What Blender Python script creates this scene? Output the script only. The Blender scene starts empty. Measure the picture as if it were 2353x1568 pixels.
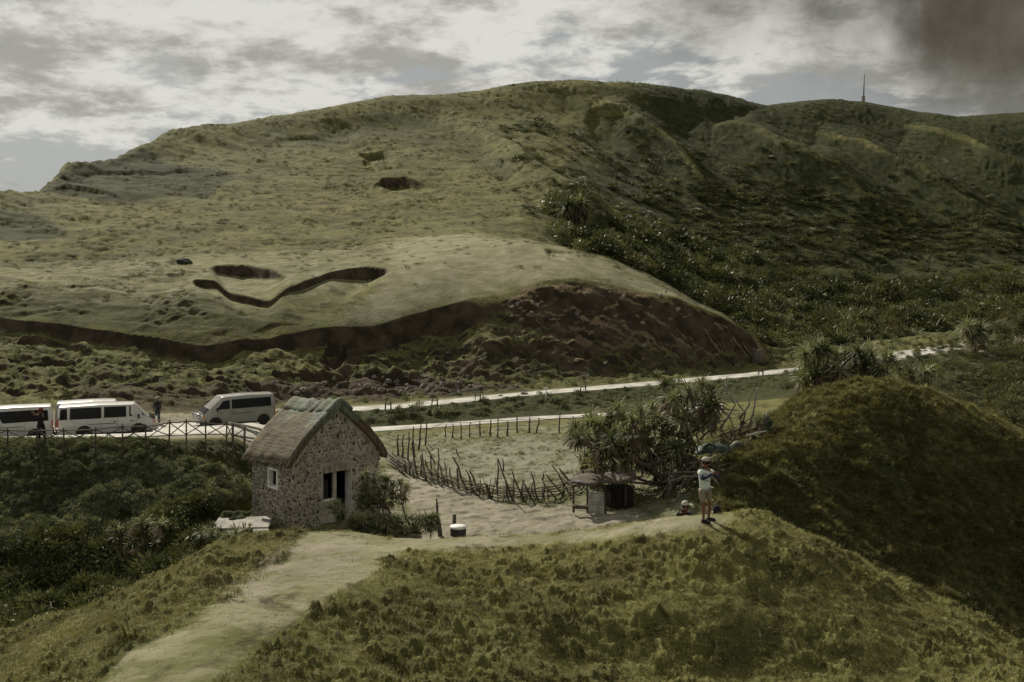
import bpy, bmesh, math, random
import numpy as np
from mathutils import Vector, Matrix, Euler
random.seed(7); rng = np.random.default_rng(11)
PI = math.pi
SC = bpy.context.scene
COL = SC.collection
# ------------------------------------------------------------------ camera, sky, sun, exposure
FP, CU, HV, CZ = 2500.0, 1176.5, 580.0, 12.0      # focal length and horizon measured on the photograph (2353 px wide), eye height
cam_d = bpy.data.cameras.new('camera'); cam = bpy.data.objects.new('camera', cam_d); COL.objects.link(cam)
cam.location = (0, 0, CZ); cam.rotation_euler = (PI/2, 0, 0)
cam_d.sensor_width = 36.0; cam_d.lens = 36.0*FP/2353.0; cam_d.shift_y = -(784.0-HV)/2353.0
cam_d.clip_start = 0.3; cam_d.clip_end = 5000
SC.camera = cam
SUN_EL, SUN_AZ = math.radians(37), math.radians(-29)    # azimuth from +Y (view direction), negative = left
sd = Vector((math.sin(SUN_AZ)*math.cos(SUN_EL), math.cos(SUN_AZ)*math.cos(SUN_EL), math.sin(SUN_EL)))
sl = bpy.data.lights.new('sun', 'SUN'); sun = bpy.data.objects.new('sun', sl); COL.objects.link(sun)
sl.energy = 4.9; sl.angle = math.radians(0.53); sl.color = (1.0, 0.925, 0.77)
sun.rotation_euler = sd.to_track_quat('Z', 'Y').to_euler(); sun.location = (-60, 80, 120)
SC.view_settings.view_transform = 'Standard'; SC.view_settings.look = 'None'
SC.view_settings.exposure = 0.18; SC.view_settings.gamma = 1.0; SC.view_settings.use_curve_mapping = False
SC.render.engine = 'CYCLES'
SC.cycles.max_bounces = 5; SC.cycles.diffuse_bounces = 2; SC.cycles.glossy_bounces = 2; SC.cycles.transparent_max_bounces = 6
SC.cycles.use_adaptive_sampling = True

class NT:
    """small node-tree writer"""
    def __init__(s, tree): s.t = tree; s.n = tree.nodes; s.l = tree.links
    def new(s, typ, ins=None, **kw):
        n = s.n.new(typ)
        for k, v in kw.items(): setattr(n, k, v)
        for k, v in (ins or {}).items():
            sock = n.inputs[k]
            if isinstance(v, bpy.types.NodeSocket): s.l.new(v, sock)
            else: sock.default_value = v
        return n
    def math(s, op, a, b=0.0, c=0.0, clamp=False):
        return s.new('ShaderNodeMath', {0: a, 1: b, 2: c}, operation=op, use_clamp=clamp).outputs[0]
    def vmath(s, op, a, b=(0, 0, 0)):
        return s.new('ShaderNodeVectorMath', {0: a, 1: b}, operation=op).outputs[0]
    def noise(s, vec, scale, detail=5.0, rough=0.55, dist=0.0):
        return s.new('ShaderNodeTexNoise', {'Vector': vec, 'Scale': scale, 'Detail': detail, 'Roughness': rough, 'Distortion': dist}).outputs[0]
    def ramp(s, fac, a, b):
        return s.new('ShaderNodeMapRange', {0: fac, 1: a, 2: b, 3: 0.0, 4: 1.0}, interpolation_type='SMOOTHSTEP').outputs[0]
    def mix(s, fac, a, b, mode='MIX'):
        n = s.new('ShaderNodeMix', data_type='RGBA', blend_type=mode)
        for i, v in ((0, fac), (6, a), (7, b)):
            if isinstance(v, bpy.types.NodeSocket): s.l.new(v, n.inputs[i])
            elif i == 0: n.inputs[0].default_value = v
            else: n.inputs[i].default_value = (*v, 1.0) if len(v) == 3 else v
        return n.outputs[2]

world = bpy.data.worlds.new('World'); SC.world = world; world.use_nodes = True
w = NT(world.node_tree); w.n.clear()
tc = w.new('ShaderNodeTexCoord').outputs['Generated']
sky = w.new('ShaderNodeTexSky', sky_type='NISHITA', sun_disc=False, sun_elevation=SUN_EL, sun_rotation=SUN_AZ, air_density=1.0, dust_density=2.5, ozone_density=1.0).outputs[0]
hsv = w.new('ShaderNodeHueSaturation', {'Saturation': 0.32, 'Value': 0.75, 'Color': sky}).outputs[0]
sx = w.new('ShaderNodeSeparateXYZ', {0: tc})
X, Y, Z = sx.outputs
zc = w.math('MAXIMUM', w.math('ADD', Z, 0.24), 0.08)
pl = w.new('ShaderNodeCombineXYZ', {0: w.math('DIVIDE', X, zc), 1: w.math('DIVIDE', Y, zc), 2: 0.0}).outputs[0]
def sh(v, o): return w.vmath('ADD', v, o)
n1 = w.noise(sh(pl, (1.3, 4.1, 0)), 1.45, 12, 0.62, 0.35)           # the sheet of broken cloud
n2 = w.noise(sh(pl, (7.7, 0.4, 2)), 7.0, 8, 0.60, 0.3)
nb = w.math('ADD', n1, w.math('MULTIPLY', w.math('SUBTRACT', n2, 0.5), 0.55))
left = w.math('MULTIPLY', w.math('MAXIMUM', w.math('MULTIPLY', X, -1.0), 0.0), w.math('MULTIPLY', w.ramp(Z, 0.06, 0.14), 0.30))
cov = w.math('ADD', w.math('ADD', nb, left), w.math('MULTIPLY', w.math('SUBTRACT', w.math('MINIMUM', Z, 0.4), 0.115), 1.5))
mask = w.ramp(cov, 0.475, 0.585)
dens = w.noise(sh(pl, (3.1, 9.2, 1)), 3.4, 8, 0.62, 0.2)
dens2 = w.noise(sh(pl, (0.2, 3.2, 6)), 9.0, 6, 0.62, 0.0)
shade = w.math('ADD', dens, w.math('MULTIPLY', w.math('SUBTRACT', dens2, 0.5), 0.4))
cl_b = w.mix(w.ramp(shade, 0.38, 0.60), (0.325, 0.322, 0.295), (0.62, 0.612, 0.57))
base = w.mix(mask, w.mix(0.8, w.vmath('MULTIPLY', hsv, (0.06, 0.06, 0.06)), (0.30, 0.32, 0.315)), cl_b)
# a dark low cloud bank hangs to the right, a thinner one at the upper left
d1 = w.noise(sh(tc, (2.3, 0.7, 5.1)), 3.2, 7, 0.58, 0.3)
jit_ = w.math('MULTIPLY', w.math('SUBTRACT', d1, 0.5), 0.55)
tr_ = w.math('ADD', w.math('MULTIPLY', w.math('MAXIMUM', X, 0.0), 0.72), w.math('MULTIPLY', w.math('MINIMUM', Z, 0.35), 1.6))
hv_r = w.ramp(w.math('ADD', tr_, jit_), 0.38, 0.58)
tl_ = w.math('ADD', w.math('MULTIPLY', w.math('MAXIMUM', w.math('MULTIPLY', X, -1.0), 0.0), 0.5), w.math('MULTIPLY', w.math('MINIMUM', Z, 0.35), 1.4))
hv_l = w.math('MULTIPLY', w.ramp(w.math('ADD', tl_, jit_), 0.46, 0.66), 0.55)
dcol = w.mix(w.ramp(w.noise(tc, 5.0, 7, 0.62), 0.35, 0.65), (0.060, 0.052, 0.040), (0.125, 0.115, 0.095))
front = w.ramp(Y, 0.0, 0.4)
final = w.mix(w.math('MULTIPLY', w.math('MAXIMUM', hv_r, hv_l), w.math('MULTIPLY_ADD', front, 0.6, 0.4)), base, dcol)
bg = w.new('ShaderNodeBackground', {'Color': final, 'Strength': 1.0})
w.new('ShaderNodeOutputWorld', {'Surface': bg.outputs[0]})

# ------------------------------------------------------------------ numeric helpers
def _h(ix, iy, s):
    n = (ix.astype(np.int64)*374761393 + iy.astype(np.int64)*668265263 + s*974711) & 0xffffffff
    n = ((n ^ (n >> 13))*1274126177) & 0xffffffff
    return ((n ^ (n >> 16)) & 0xffff)/65535.0*2*PI
def pn(x, y, s=0):
    x = np.asarray(x, float); y = np.asarray(y, float)
    ix = np.floor(x); iy = np.floor(y); fx = x-ix; fy = y-iy
    ux = fx*fx*fx*(fx*(fx*6-15)+10); uy = fy*fy*fy*(fy*(fy*6-15)+10)
    def g(a, b):
        t = _h(ix+a, iy+b, s); return np.cos(t)*(fx-a)+np.sin(t)*(fy-b)
    return ((g(0,0)*(1-ux)+g(1,0)*ux)*(1-uy)+(g(0,1)*(1-ux)+g(1,1)*ux)*uy)*1.5
def fbm(x, y, o=4, s=0, g=0.5, l=2.03):
    r = 0; a = 1; f = 1
    for i in range(o): r = r+a*pn(x*f+i*17.1, y*f-i*9.3, s+i*31); a *= g; f *= l
    return r
def sst(x, a, b):
    t = np.clip((x-a)/(b-a), 0, 1); return t*t*(3-2*t)
def polyd(U, V, poly):
    """signed distance (positive inside) to a polygon"""
    p = np.array(poly, float); q = np.roll(p, -1, 0)
    D = np.full(U.shape, 1e9); ins = np.zeros(U.shape, bool)
    for (x0, y0), (x1, y1) in zip(p, q):
        dx, dy = x1-x0, y1-y0; t = np.clip(((U-x0)*dx+(V-y0)*dy)/(dx*dx+dy*dy+1e-9), 0, 1)
        D = np.minimum(D, np.hypot(U-x0-t*dx, V-y0-t*dy))
        if dy != 0:
            ins ^= ((y0 > V) != (y1 > V)) & (U < dx*(V-y0)/dy+x0)
    return np.where(ins, D, -D)
def cells(x, y, c, seed, h0, h1, r0, r1, keep=1.0):
    """relief of separate rounded tussocks: one jittered bump per cell of size c"""
    ix = np.floor(x/c); iy = np.floor(y/c); out = np.zeros(x.shape); tid = np.zeros(x.shape)
    for a in (-1,0,1):
        for b in (-1,0,1):
            cx, cy = ix+a, iy+b; r = [_h(cx, cy, seed+k)/(2*PI) for k in range(5)]
            px, py = (cx+.5+.8*(r[0]-.5))*c, (cy+.5+.8*(r[1]-.5))*c; rad = r0+(r1-r0)*r[2]**1.5; hh = (h0+(h1-h0)*r[3]**1.6)*(r[4] < keep)
            dx, dy = x-px, y-py; q = dx*.55-dy*.83; q = np.where(q > 0, q*1.7, q*.62); p = dx*.83+dy*.55
            e = np.clip(1-(p*p+q*q)/(rad*rad), 0, 1); hb = hh*e**.85
            out = np.maximum(out, hb)
    return out
def lined(U, V, pts):
    D = np.full(U.shape, 1e9); S = np.zeros(U.shape); sgn = np.zeros(U.shape); L = 0
    for (x0, y0), (x1, y1) in zip(pts[:-1], pts[1:]):
        dx, dy = x1-x0, y1-y0; ln = math.hypot(dx, dy); t = np.clip(((U-x0)*dx+(V-y0)*dy)/(ln*ln), 0, 1)
        d = np.hypot(U-x0-t*dx, V-y0-t*dy); m = d < D
        D = np.where(m, d, D); S = np.where(m, L+t*ln, S); sgn = np.where(m, np.sign(dx*(V-y0)-dy*(U-x0)), sgn); L += ln
    return D, S/L, sgn

# ------------------------------------------------------------------ the lie of the land: lines measured on the photograph (u, v, distance)
CURVES = [
 [(-1500,1568*1.2,3),(3900,1568*1.2,3)],
 [(-1500,1900,24),(-500,1600,24),(0,1568,22),(300,1568,18.5),(500,1568,18),(900,1568,21),(1300,1568,23),(1700,1568,24),(2352,1568,23.5),(2850,1700,23),(3900,2000,22)],
 [(-1500,1800,27),(-500,1600,27),(0,1515,24.3),(300,1440,22.5),(500,1400,23),(750,1340,26),(1000,1330,27),(1300,1392,26.2),(1620,1382,26),(2000,1462,25.2),(2352,1545,24.8),(2850,1650,24.5),(3900,1900,24)],
 [(-1500,1750,30),(-500,1560,29),(0,1465,27.5),(100,1432,28),(250,1385,28.5),(400,1310,29.5),(500,1262,30.5),(600,1238,31.5),(700,1224,32),(800,1223,32.5),(900,1237,33),(1000,1240,33),(1100,1234,33),(1250,1231,32.5),(1350,1224,32),(1450,1210,31),(1540,1194,30.4),(1620,1189,30.2),(1700,1189,30),(1800,1216,29.5),(1880,1246,29),(1950,1286,28.5),(2050,1350,28),(2150,1400,27.5),(2250,1446,27),(2352,1500,26.5),(2850,1720,26),(3900,1900,26)],
 [(-1500,1800,38),(0,1560,34),(300,1480,36),(500,1380,38),(650,1340,38.5),(1100,1340,39),(1500,1330,39),(1700,1330,39),(1900,1450,38),(2200,1600,38),(2352,1700,37),(3900,1900,37)],
 [(-1500,1600,44),(-500,1480,42),(0,1452,40.5),(100,1412,42),(300,1312,44),(500,1236,46),(650,1216,46.6),(750,1227,46),(1050,1233,45.5),(1300,1217,47),(1400,1205,47.5),(1500,1205,47),(1620,1190,46),(1750,1200,45.5),(1900,1262,46),(2100,1370,46),(2300,1472,45.5),(2850,1700,45),(3900,1900,47)],
 [(-1500,1300,50),(0,1190,47.5),(300,1122,49.5),(500,1125,51),(600,1135,53.5),(900,1112,56.6),(1300,1110,56.6),(1480,1110,56.6),(1620,1085,54),(1700,1080,51.5),(1800,1075,51),(2000,1085,52.5),(2200,1190,52),(2352,1265,52),(2850,1500,50),(3900,1700,53)],
 [(-1500,1060,54),(-500,1020,52),(0,1021,52),(300,1012,53),(450,1006,55),(540,1004,59),(610,1042,62.5),(700,1042,65),(900,1030,66.6),(1300,1009,70),(1500,998,70.5),(1620,985,69),(1700,995,62),(1780,957,60.5),(1850,905,60),(1950,877,60),(2030,874,60),(2100,885,60),(2200,924,60),(2280,963,60),(2352,1008,60),(2850,1250,58),(3900,1500,57)],
 [(-1500,995,66),(0,1003,66),(300,999,67),(440,982,68.5),(520,973,70.5),(620,994,73.5),(700,1000,75),(860,993,76.5),(1000,984,78),(1200,969,80.5),(1340,961,82),(1500,952,83.5),(1650,948,84),(1800,935,82),(1950,925,78),(2030,930,77),(2200,965,77),(2352,990,78),(2850,1040,78),(3900,1100,78)],
 [(-1500,980,69),(0,986,69),(300,984,70),(440,971,71.8),(520,963,74),(620,981,76.8),(700,988,78),(860,983,79),(1000,975,80),(1200,960,83),(1340,953,84.5),(1500,944,86.5),(1650,930,88),(1800,915,87),(1950,915,84),(2030,915,84),(2200,950,84),(2352,965,85),(2850,1000,85),(3900,1050,85)],
 [(-1500,955,72),(0,955,72),(300,954,73),(440,955,75),(520,953,77.5),(620,952,80.5),(700,952,81),(820,946,82),(900,942,82.5),(1000,933,84.5),(1200,912,89.5),(1340,900,92.5),(1500,887,96.5),(1650,874,101),(1820,857,107),(1950,846,112),(2050,828,119),(2150,812,127),(2220,802,132),(2352,830,120),(2850,820,118),(3900,850,118)],
 [(-1500,947,74.5),(0,947,74.5),(300,948,75.5),(440,948,78),(520,944,81),(620,943,83.5),(700,941,84),(820,936,84.6),(900,932,85),(1000,922,87),(1200,903,92.5),(1340,891,95.8),(1500,878,100),(1650,864,105),(1820,848,111),(1950,832,118),(2050,812,127),(2150,797,136),(2220,789,142),(2352,780,132),(2850,760,130),(3900,760,130)],
 [(-1500,890,80),(0,902,79),(300,900,81),(450,893,84),(620,898,88),(760,905,90),(850,905,90.5),(1000,898,93),(1200,888,97),(1350,880,100),(1500,866,104),(1650,853,108.5),(1760,838,114),(1840,836,118),(1950,815,125),(2050,795,137),(2200,772,150),(2300,738,142),(2352,712,138),(2850,600,138),(3900,550,138)],
 [(-1500,760,102),(0,757,100),(150,784,98),(300,805,96.5),(420,828,95),(500,828,95),(560,813,96),(640,795,98),(720,788,100),(800,797,100.5),(860,790,102),(950,775,104.5),(1050,765,105.5),(1150,760,106.5),(1300,755,108.2),(1400,765,108.5),(1500,790,108.8),(1600,802,110.5),(1700,818,113),(1765,818,116),(1850,815,122),(2050,785,143),(2200,764,155),(2352,735,150),(2850,640,150),(3900,600,150)],
 [(-1500,730,103),(0,729,101.7),(150,745,99.8),(300,775,98.0),(420,790,96.6),(500,795,96.4),(560,775,97.7),(640,760,99.8),(720,755,101.7),(800,752,103),(860,751,104.5),(920,731,106.5),(1000,710,108.5),(1080,686,110),(1150,679,111),(1200,665,112),(1250,646,113),(1320,640,114),(1400,655,114),(1470,670,114),(1550,681,114.5),(1650,722,115.5),(1700,748,116),(1765,796,118.5),(1850,808,124),(2050,782,146),(2200,760,158),(2352,730,155),(2850,650,155),(3900,600,155)],
 [(-1500,650,112),(0,640,113),(300,622,119),(600,602,126),(900,578,132),(1100,552,135),(1200,547,136),(1300,566,132.5),(1400,591,129),(1500,636,125.5),(1600,692,121.5),(1660,717,119),(1765,794,121),(1850,802,127),(2050,780,149),(2200,755,162),(2352,725,162),(2850,660,162),(3900,600,162)],
 [(-1500,610,130),(0,602,130),(300,592,136),(600,572,142),(900,556,145),(1100,543,146),(1200,556,147),(1300,598,147),(1400,640,146),(1500,690,144),(1600,742,141),(1700,792,137),(1800,795,140),(2050,772,155),(2200,745,168),(2352,718,172),(2850,670,172),(3900,620,172)],
 [(-1500,550,146),(0,540,146),(300,530,156),(600,520,162),(900,512,168),(1100,500,172),(1200,492,176),(1300,505,180),(1400,545,184),(1600,605,190),(1800,650,194),(2050,678,198),(2352,640,208),(2850,600,210),(3900,550,210)],
 [(-1500,500,160),(0,482,160),(300,440,186),(600,420,202),(900,398,217),(1200,375,230),(1400,418,238),(1600,448,244),(1800,478,248),(2050,515,252),(2352,530,256),(2850,500,256),(3900,450,256)],
 [(-1500,470,165),(0,456,166),(110,440,180),(300,375,212),(600,340,238),(900,300,262),(1200,268,280),(1500,295,287),(1800,335,292),(2050,375,296),(2352,395,298),(2850,380,298),(3900,350,298)],
 [(-1500,470,170),(-400,455,170),(0,443,172),(92,440,178),(112,424,190),(150,381,200),(240,372,210),(330,335,225),(390,302,240),(600,275,265),(900,221,290),(1000,218,295),(1100,211,302),(1220,189,312),(1380,186,316),(1500,195,320),(1620,206,325),(1760,240,332),(1900,227,345),(1990,233,350),(2100,256,350),(2200,268,350),(2352,257,350),(2850,240,345),(3900,200,340)],
 [(-1500,500,220),(0,500,235),(300,420,270),(600,360,320),(1200,290,380),(1760,320,400),(2352,340,420),(3900,300,420)],
 [(-1500,640,900),(3900,640,900)],
]
def cint(c, u, k=0):
    a = np.array(c, float); return np.interp(u, a[:, 0], a[:, 1+k])
U1 = np.concatenate([np.linspace(-1500,-140,50)[:-1], np.arange(-140, 2494, 2.25), np.linspace(2494, 3900, 50)])
def gsm(a, n):
    k = np.hanning(n*2+3); k /= k.sum(); return np.convolve(np.pad(a, (n+1, n+1), 'edge'), k, 'valid')
def rows():
    segs = [(3,17,14),(17,26,190),(26,34,175),(34,45,60),(45,50,50),(50,61,130),(61,62,6),(62,78,60),(78,98,110),(98,119,130),(119,150,85),(150,210,105),(210,300,105),(300,352,55),(352,900,30)]
    r = []
    for a, b, n in segs: r.append(np.geomspace(a, b, n+1)[:-1])
    return np.concatenate(r+[[900.0]])
D1 = rows()
def sst_(x,a,b):
    t=np.clip((x-a)/(b-a),0,1); return t*t*(3-2*t)
KV = []; KD = []
for c in CURVES:
    vv = cint(c, U1, 0); dd = cint(c, U1, 1); KV.append(gsm(vv, 5)); KD.append(gsm(dd, 5))
KV = np.array(KV); KD = np.array(KD)
_f=1-sst_(U1,1000,1120)
KD[13]=KD[13]*(1-_f)+(KD[14]-0.75)*_f
for k in range(1, len(KD)): KD[k] = np.maximum(KD[k], KD[k-1]+0.6)
KZ = CZ-(KV-HV)/FP*KD
KZ[0] = CZ-1.7-0.33*3
KZ[-1] = -30.0
nU, nD = len(U1), len(D1)
ZG = np.empty((nD, nU)); KI = np.empty((nD, nU))
for j in range(nU):                                   # monotone cubic through the knots of each bearing
    x = KD[:, j]; y = KZ[:, j]; h = np.diff(x); dl = np.diff(y)/h
    m = np.zeros(len(x)); m[0] = dl[0]; m[-1] = dl[-1]
    w1 = 2*h[1:]+h[:-1]; w2 = h[1:]+2*h[:-1]; ok = dl[1:]*dl[:-1] > 0
    with np.errstate(divide='ignore', invalid='ignore'):
        mm = (w1+w2)/(w1/dl[:-1]+w2/dl[1:])
    m[1:-1] = np.where(ok, mm, 0)
    i = np.clip(np.searchsorted(x, D1)-1, 0, len(h)-1); t = np.clip((D1-x[i])/h[i], 0, 1)
    ZG[:, j] = (2*t**3-3*t**2+1)*y[i]+(t**3-2*t**2+t)*h[i]*m[i]+(-2*t**3+3*t**2)*y[i+1]+(t**3-t**2)*h[i]*m[i+1]
    KI[:, j] = i+t
UG = np.broadcast_to(U1, (nD, nU)); DG = np.broadcast_to(D1[:, None], (nD, nU))
XG = (UG-CU)/FP*DG
ZG0 = ZG.copy()
def vof(z, d): return HV+(CZ-z)/d*FP
VG = vof(ZG, DG)
# spurs running down the far hillside
SPURS = [([(1350,255),(1420,265),(1500,315),(1570,375),(1640,440)],4.0,46),([(1640,272),(1710,305),(1800,362),(1890,405),(1980,470),(2080,520)],5.5,60),
         ([(1870,300),(1990,360),(2110,430),(2240,500),(2352,560)],5.5,75),([(1040,285),(1130,330),(1210,395),(1300,455),(1400,505),(1500,560)],3.2,40),
         ([(2080,290),(2200,350),(2352,430),(2500,500)],6.0,70)]
far = KI > 16.2; SPD = None
WU = UG+9*pn(XG/16, DG/16, 71); WV = VG+6*pn(XG/13, DG/13, 72)
for pts, hh, ww in SPURS:
    D, S, sg = lined(WU, WV, pts)
    prof = np.maximum(0, 1-D/(ww*1.15))**1.25
    SPD = np.full(ZG.shape, 1e9) if SPD is None else SPD; SPD = np.where(far, np.minimum(SPD, D*30/hh**.5/15), SPD)
    ZG += np.where(far, 1.35*hh*prof*np.sin(np.clip(S, 0.02, 0.98)*PI)**0.6*sst(KI, 16.2, 17)*sst(20.4-KI, 0.0, 1.2), 0)
ZG -= np.where(far & (UG > 1250), 2.0*sst(UG, 1250, 1600)*sst(KI, 16.3, 17.5)*sst(20.3-KI, 0, 1.3), 0)
# slumps: a sharp lip with the ground dropped in front of it (u, v of lip, drop in px)
LIPS = [([(478,615,0),(500,609,20),(560,608,30),(620,617,24),(668,636,0)],13),
 ([(440,642,0),(450,640,26),(500,643,16),(560,655,20),(610,668,14),(650,664,10),(700,645,16),(760,625,14),(800,617,24),(850,613,30),(885,616,22),(899,622,0)],9),
 ([(823,352,0),(830,349,14),(880,347,13),(917,376,0)],11),([(832,373,0),(840,370,7),(865,373,0)],5),([(856,431,0),(878,408,22),(930,404,20),(985,420,14),(1040,434,0)],14),
 ([(1248,571,0),(1262,572,9),(1308,581,0)],5),
 ([(1496,222,0),(1504,219,20),(1550,222,12),(1620,243,6),(1700,240,7),(1757,241,0)],12),([(1340,280,0),(1360,252,12),(1420,262,10),(1470,280,0)],24),
 ([(715,277,0),(760,273,6),(800,281,7),(835,292,0)],16),([(1180,200,0),(1300,205,5),(1420,212,0)],20),
 ([(20,800,0),(50,775,14),(110,782,16),(180,800,12),(235,815,0)],4),([(0,830,14),(60,830,18),(140,826,20),(235,830,0)],3.5),([(170,870,0),(200,866,8),(300,872,12),(350,868,0)],3),
 ([(320,850,0),(350,842,9),(430,838,10),(520,850,0)],3),([(600,870,0),(640,862,16),(750,860,20),(860,866,16),(960,880,10),(1000,885,0)],4),([(740,812,0),(756,790,22),(790,790,28),(800,805,0)],3),
 ([(880,772,0),(900,768,12),(960,775,10),(1010,790,0)],3.5),([(900,815,0),(950,812,10),(1000,830,0)],3),([(980,848,0),(1040,835,14),(1120,840,14),(1200,870,0)],3),
 ([(190,640,0),(300,632,4),(440,628,0)],4),([(100,665,0),(200,655,5),(330,650,0)],5),([(560,760,0),(620,735,4),(700,735,0)],3),
 ([(130,400,0),(260,395,6),(420,390,6),(560,405,0)],14),([(110,440,0),(150,425,10),(240,440,8),(300,460,0)],12),([(560,330,0),(700,310,4),(800,325,5),(860,345,0)],14)]
for li, (lip, L) in enumerate(LIPS):
    L *= 1.0 if lip[0][0] in (774, 1248) else 1.7 if lip[0][1] > 480 else 1.25
    a = np.array(lip, float); js = np.where((U1 >= a[0,0]) & (U1 <= a[-1,0]))[0]
    for j in js:
        vl = np.interp(U1[j], a[:,0], a[:,1])+0.7*pn(U1[j]/28., li*7.3); dp = np.interp(U1[j], a[:,0], a[:,2])
        col = vof(ZG0[:, j], D1); k = np.where((D1 > 72) & (col <= vl))[0]
        if not len(k): continue
        k = k[0]; f_ = (col[k-1]-vl)/max(1e-6, col[k-1]-col[k]); dl = D1[k-1]+(D1[k]-D1[k-1])*min(1, max(0, f_)); drop = dp*dl/FP; ew = max(.05, 1.3*(D1[k]-D1[k-1])/L)
        t = (dl-D1)/L
        s_ = (U1[j]-a[0,0])/(a[-1,0]-a[0,0]); ed_ = min(s_, 1-s_)
        ZG[:, j] -= drop*np.where((t > 0) & (t < 1), sst(t, 0, ew)*(1-sst(t, 0.4, 1.0))*sst(ed_-t*.32, -.10, .10), 0)
# fine relief, by region
ang = np.arctan2(XG, DG)
path_poly = [(180,1600),(300,1500),(430,1425),(560,1345),(640,1295),(676,1240),(720,1215),(900,1220),(1100,1225),(1300,1222),(1450,1200),(1560,1180),(1660,1180),(1700,1192),(1640,1214),(1500,1234),(1350,1252),(1150,1264),(960,1268),(885,1290),(858,1328),(770,1366),(690,1425),(600,1500),(500,1568),(440,1650)]
pd = polyd(UG+14*fbm(XG*1.1, DG*1.1, 3, 5), VG+9*fbm(XG*1.3, DG*0.9, 3, 9), path_poly)
nearm = sst(3.9-KI, 0, 0.5)
PATH = sst(pd+7*fbm(XG/.35, DG/.4, 2, 77), -16, 20)*nearm
hum = fbm(XG/0.42, DG/0.55, 3, 3, 0.55); ridg = 1-np.abs(fbm(XG/0.9+DG/2.4, DG/1.5, 2, 8))*1.6
flank = sst(KI, 0.6, 0.95)*nearm*(1-PATH)
lump = sst(pn(XG/.34+.5*pn(XG/.8,DG/.8,6), DG/.45, 33), .05, .6)+.4*sst(pn(XG/.19, DG/.26, 34), 0, .6)
NRr = D1 < 36; Tn = np.zeros(ZG.shape)
wx = XG[NRr]+.06*pn(XG[NRr]/.21, DG[NRr]/.21, 401); wy = DG[NRr]+.06*pn(XG[NRr]/.19, DG[NRr]/.23, 402)
bigm = (1+.25*np.exp(-((pd[NRr]+24)/24.)**2)*sst(1000-UG[NRr], 0, 150)+.5*sst(1100-UG[NRr], 0, 400)*sst(25.5-DG[NRr], 0, 4))
dn_ = sst(fbm(XG[NRr]/2.3, DG[NRr]/1.8, 3, 403), -.45, .25)*.75+.25
sN = wx*.55-wy*.83; tN = wx*.83+wy*.55
cmb = np.clip(fbm(sN/.62, tN/.27, 3, 425, .6)+.12, 0, 1)**.85*.22+np.clip(fbm(sN/1.5, tN/.6, 2, 428), 0, 1)*.12
Tn[NRr] = (cells(wx, wy, .40, 410, .03, .09, .10, .20, .5)*dn_*bigm+cmb*dn_+.5*cells(wx, wy, .20, 420, .02, .09, .06, .12, .7))*sst(-pd[NRr]+6, 0, 16)
ZG += flank*(0.018*hum+Tn+0.04*ridg*sst(-pd, 0, 60)+0.10*fbm(XG/2.2, DG/2.6, 2, 14))+PATH*0.018*fbm(XG/0.5, DG/0.5, 3, 21)
midm = sst(KI, 3.6, 4.4)*sst(8.2-KI, 0, 0.6)
mound = midm*sst(UG, 1560, 1720)
MR = (D1 > 40) & (D1 < 63); Tm = np.zeros(ZG.shape); MU = U1 > 1500; ixm = np.ix_(MR, MU)
wx = XG[ixm]+.10*pn(XG[ixm]/.4, DG[ixm]/.4, 404); wy = DG[ixm]+.10*pn(XG[ixm]/.4, DG[ixm]/.4, 405)
Tm[ixm] = cells(wx, wy, .70, 430, .08, .20, .20, .38, .5)+.30*np.clip(fbm((wx*.55-wy*.83)/1.2, (wx*.83+wy*.55)/.55, 3, 445, .6)+.1, 0, 1)
leftv = midm*sst(655-UG, 0, 60)*(1-sst(UG,560,600)*(VG>1100))
ZG += -.28*mound*sst(KI, 6.0, 6.8)*sst(8.0-KI, 0, .4)+mound*(0.10*fbm(XG/0.8, DG/0.7, 3, 40)+Tm+0.55*fbm(XG/5, DG/4, 3, 41)*sst(7.0-KI,0,0.5))
ZG += leftv*sst(7.0-KI, 0.0, 0.3)*(0.25*fbm(XG/0.9, DG/0.8, 3, 50)+0.85*fbm(XG/2.6+3, DG/2.6, 3, 51)*sst(6.75-KI, 0, .6))
plat = midm*(1-sst(UG, 1560, 1720))*(1-sst(600-UG, 0, 60))
ZG += plat*(0.05*fbm(XG/0.9, DG/0.9, 3, 60)+0.07*sst(pn(XG/.7,DG/.6,61),0,.5))
bank = sst(KI, 9.0, 9.5)*sst(10.0-KI, 0, 0.15)+sst(KI, 11.1, 11.5)*sst(13.0-KI, 0, 0.3)
ZG += bank*(0.22*fbm(XG/1.1, DG/0.7, 4, 70)+0.14)*sst(UG, -2000, -1000)
humm = sst(KI, 11.3, 12.0)*sst(13.3-KI, 0, 0.5)*(1-sst(UG, 1150, 1300)*0.75)
ZG += humm*(0.55*fbm(XG/3.4, DG/2.6, 4, 80)+0.5*np.maximum(0, fbm(XG/5, DG/3, 2, 81)))
ZG += sst(KI,12.0,12.4)*sst(14.0-KI,0,0.4)*sst(UG,1100,1250)*0.35*fbm(XG/2.0, DG/1.5, 4, 83)
lobe_d = polyd(UG, VG, [(760,745),(900,620),(860,560),(1000,500),(1200,545),(1330,570),(1500,635),(1660,718),(1780,800),(1640,735),(1500,690),(1380,655),(1250,650),(1100,690),(860,755)])
rough_m = sst(KI, 13.9, 14.2)*(1-0.8*sst(lobe_d, -30, 25))*(1-.9*sst(polyd(UG, VG, [(450,600),(560,590),(900,590),(930,640),(800,680),(640,700),(430,670)]), -12, 12))
terr = fbm(XG/9+DG/60, DG/1.8+XG/40, 3, 90)
ZG += rough_m*(0.11*terr+0.13*fbm(XG/4, DG/3.2, 3, 91)+0.55*fbm(XG/16, DG/13, 3, 92))*sst(352-DG, 0, 8)*(1-.55*sst(DG, 220, 290))
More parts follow.
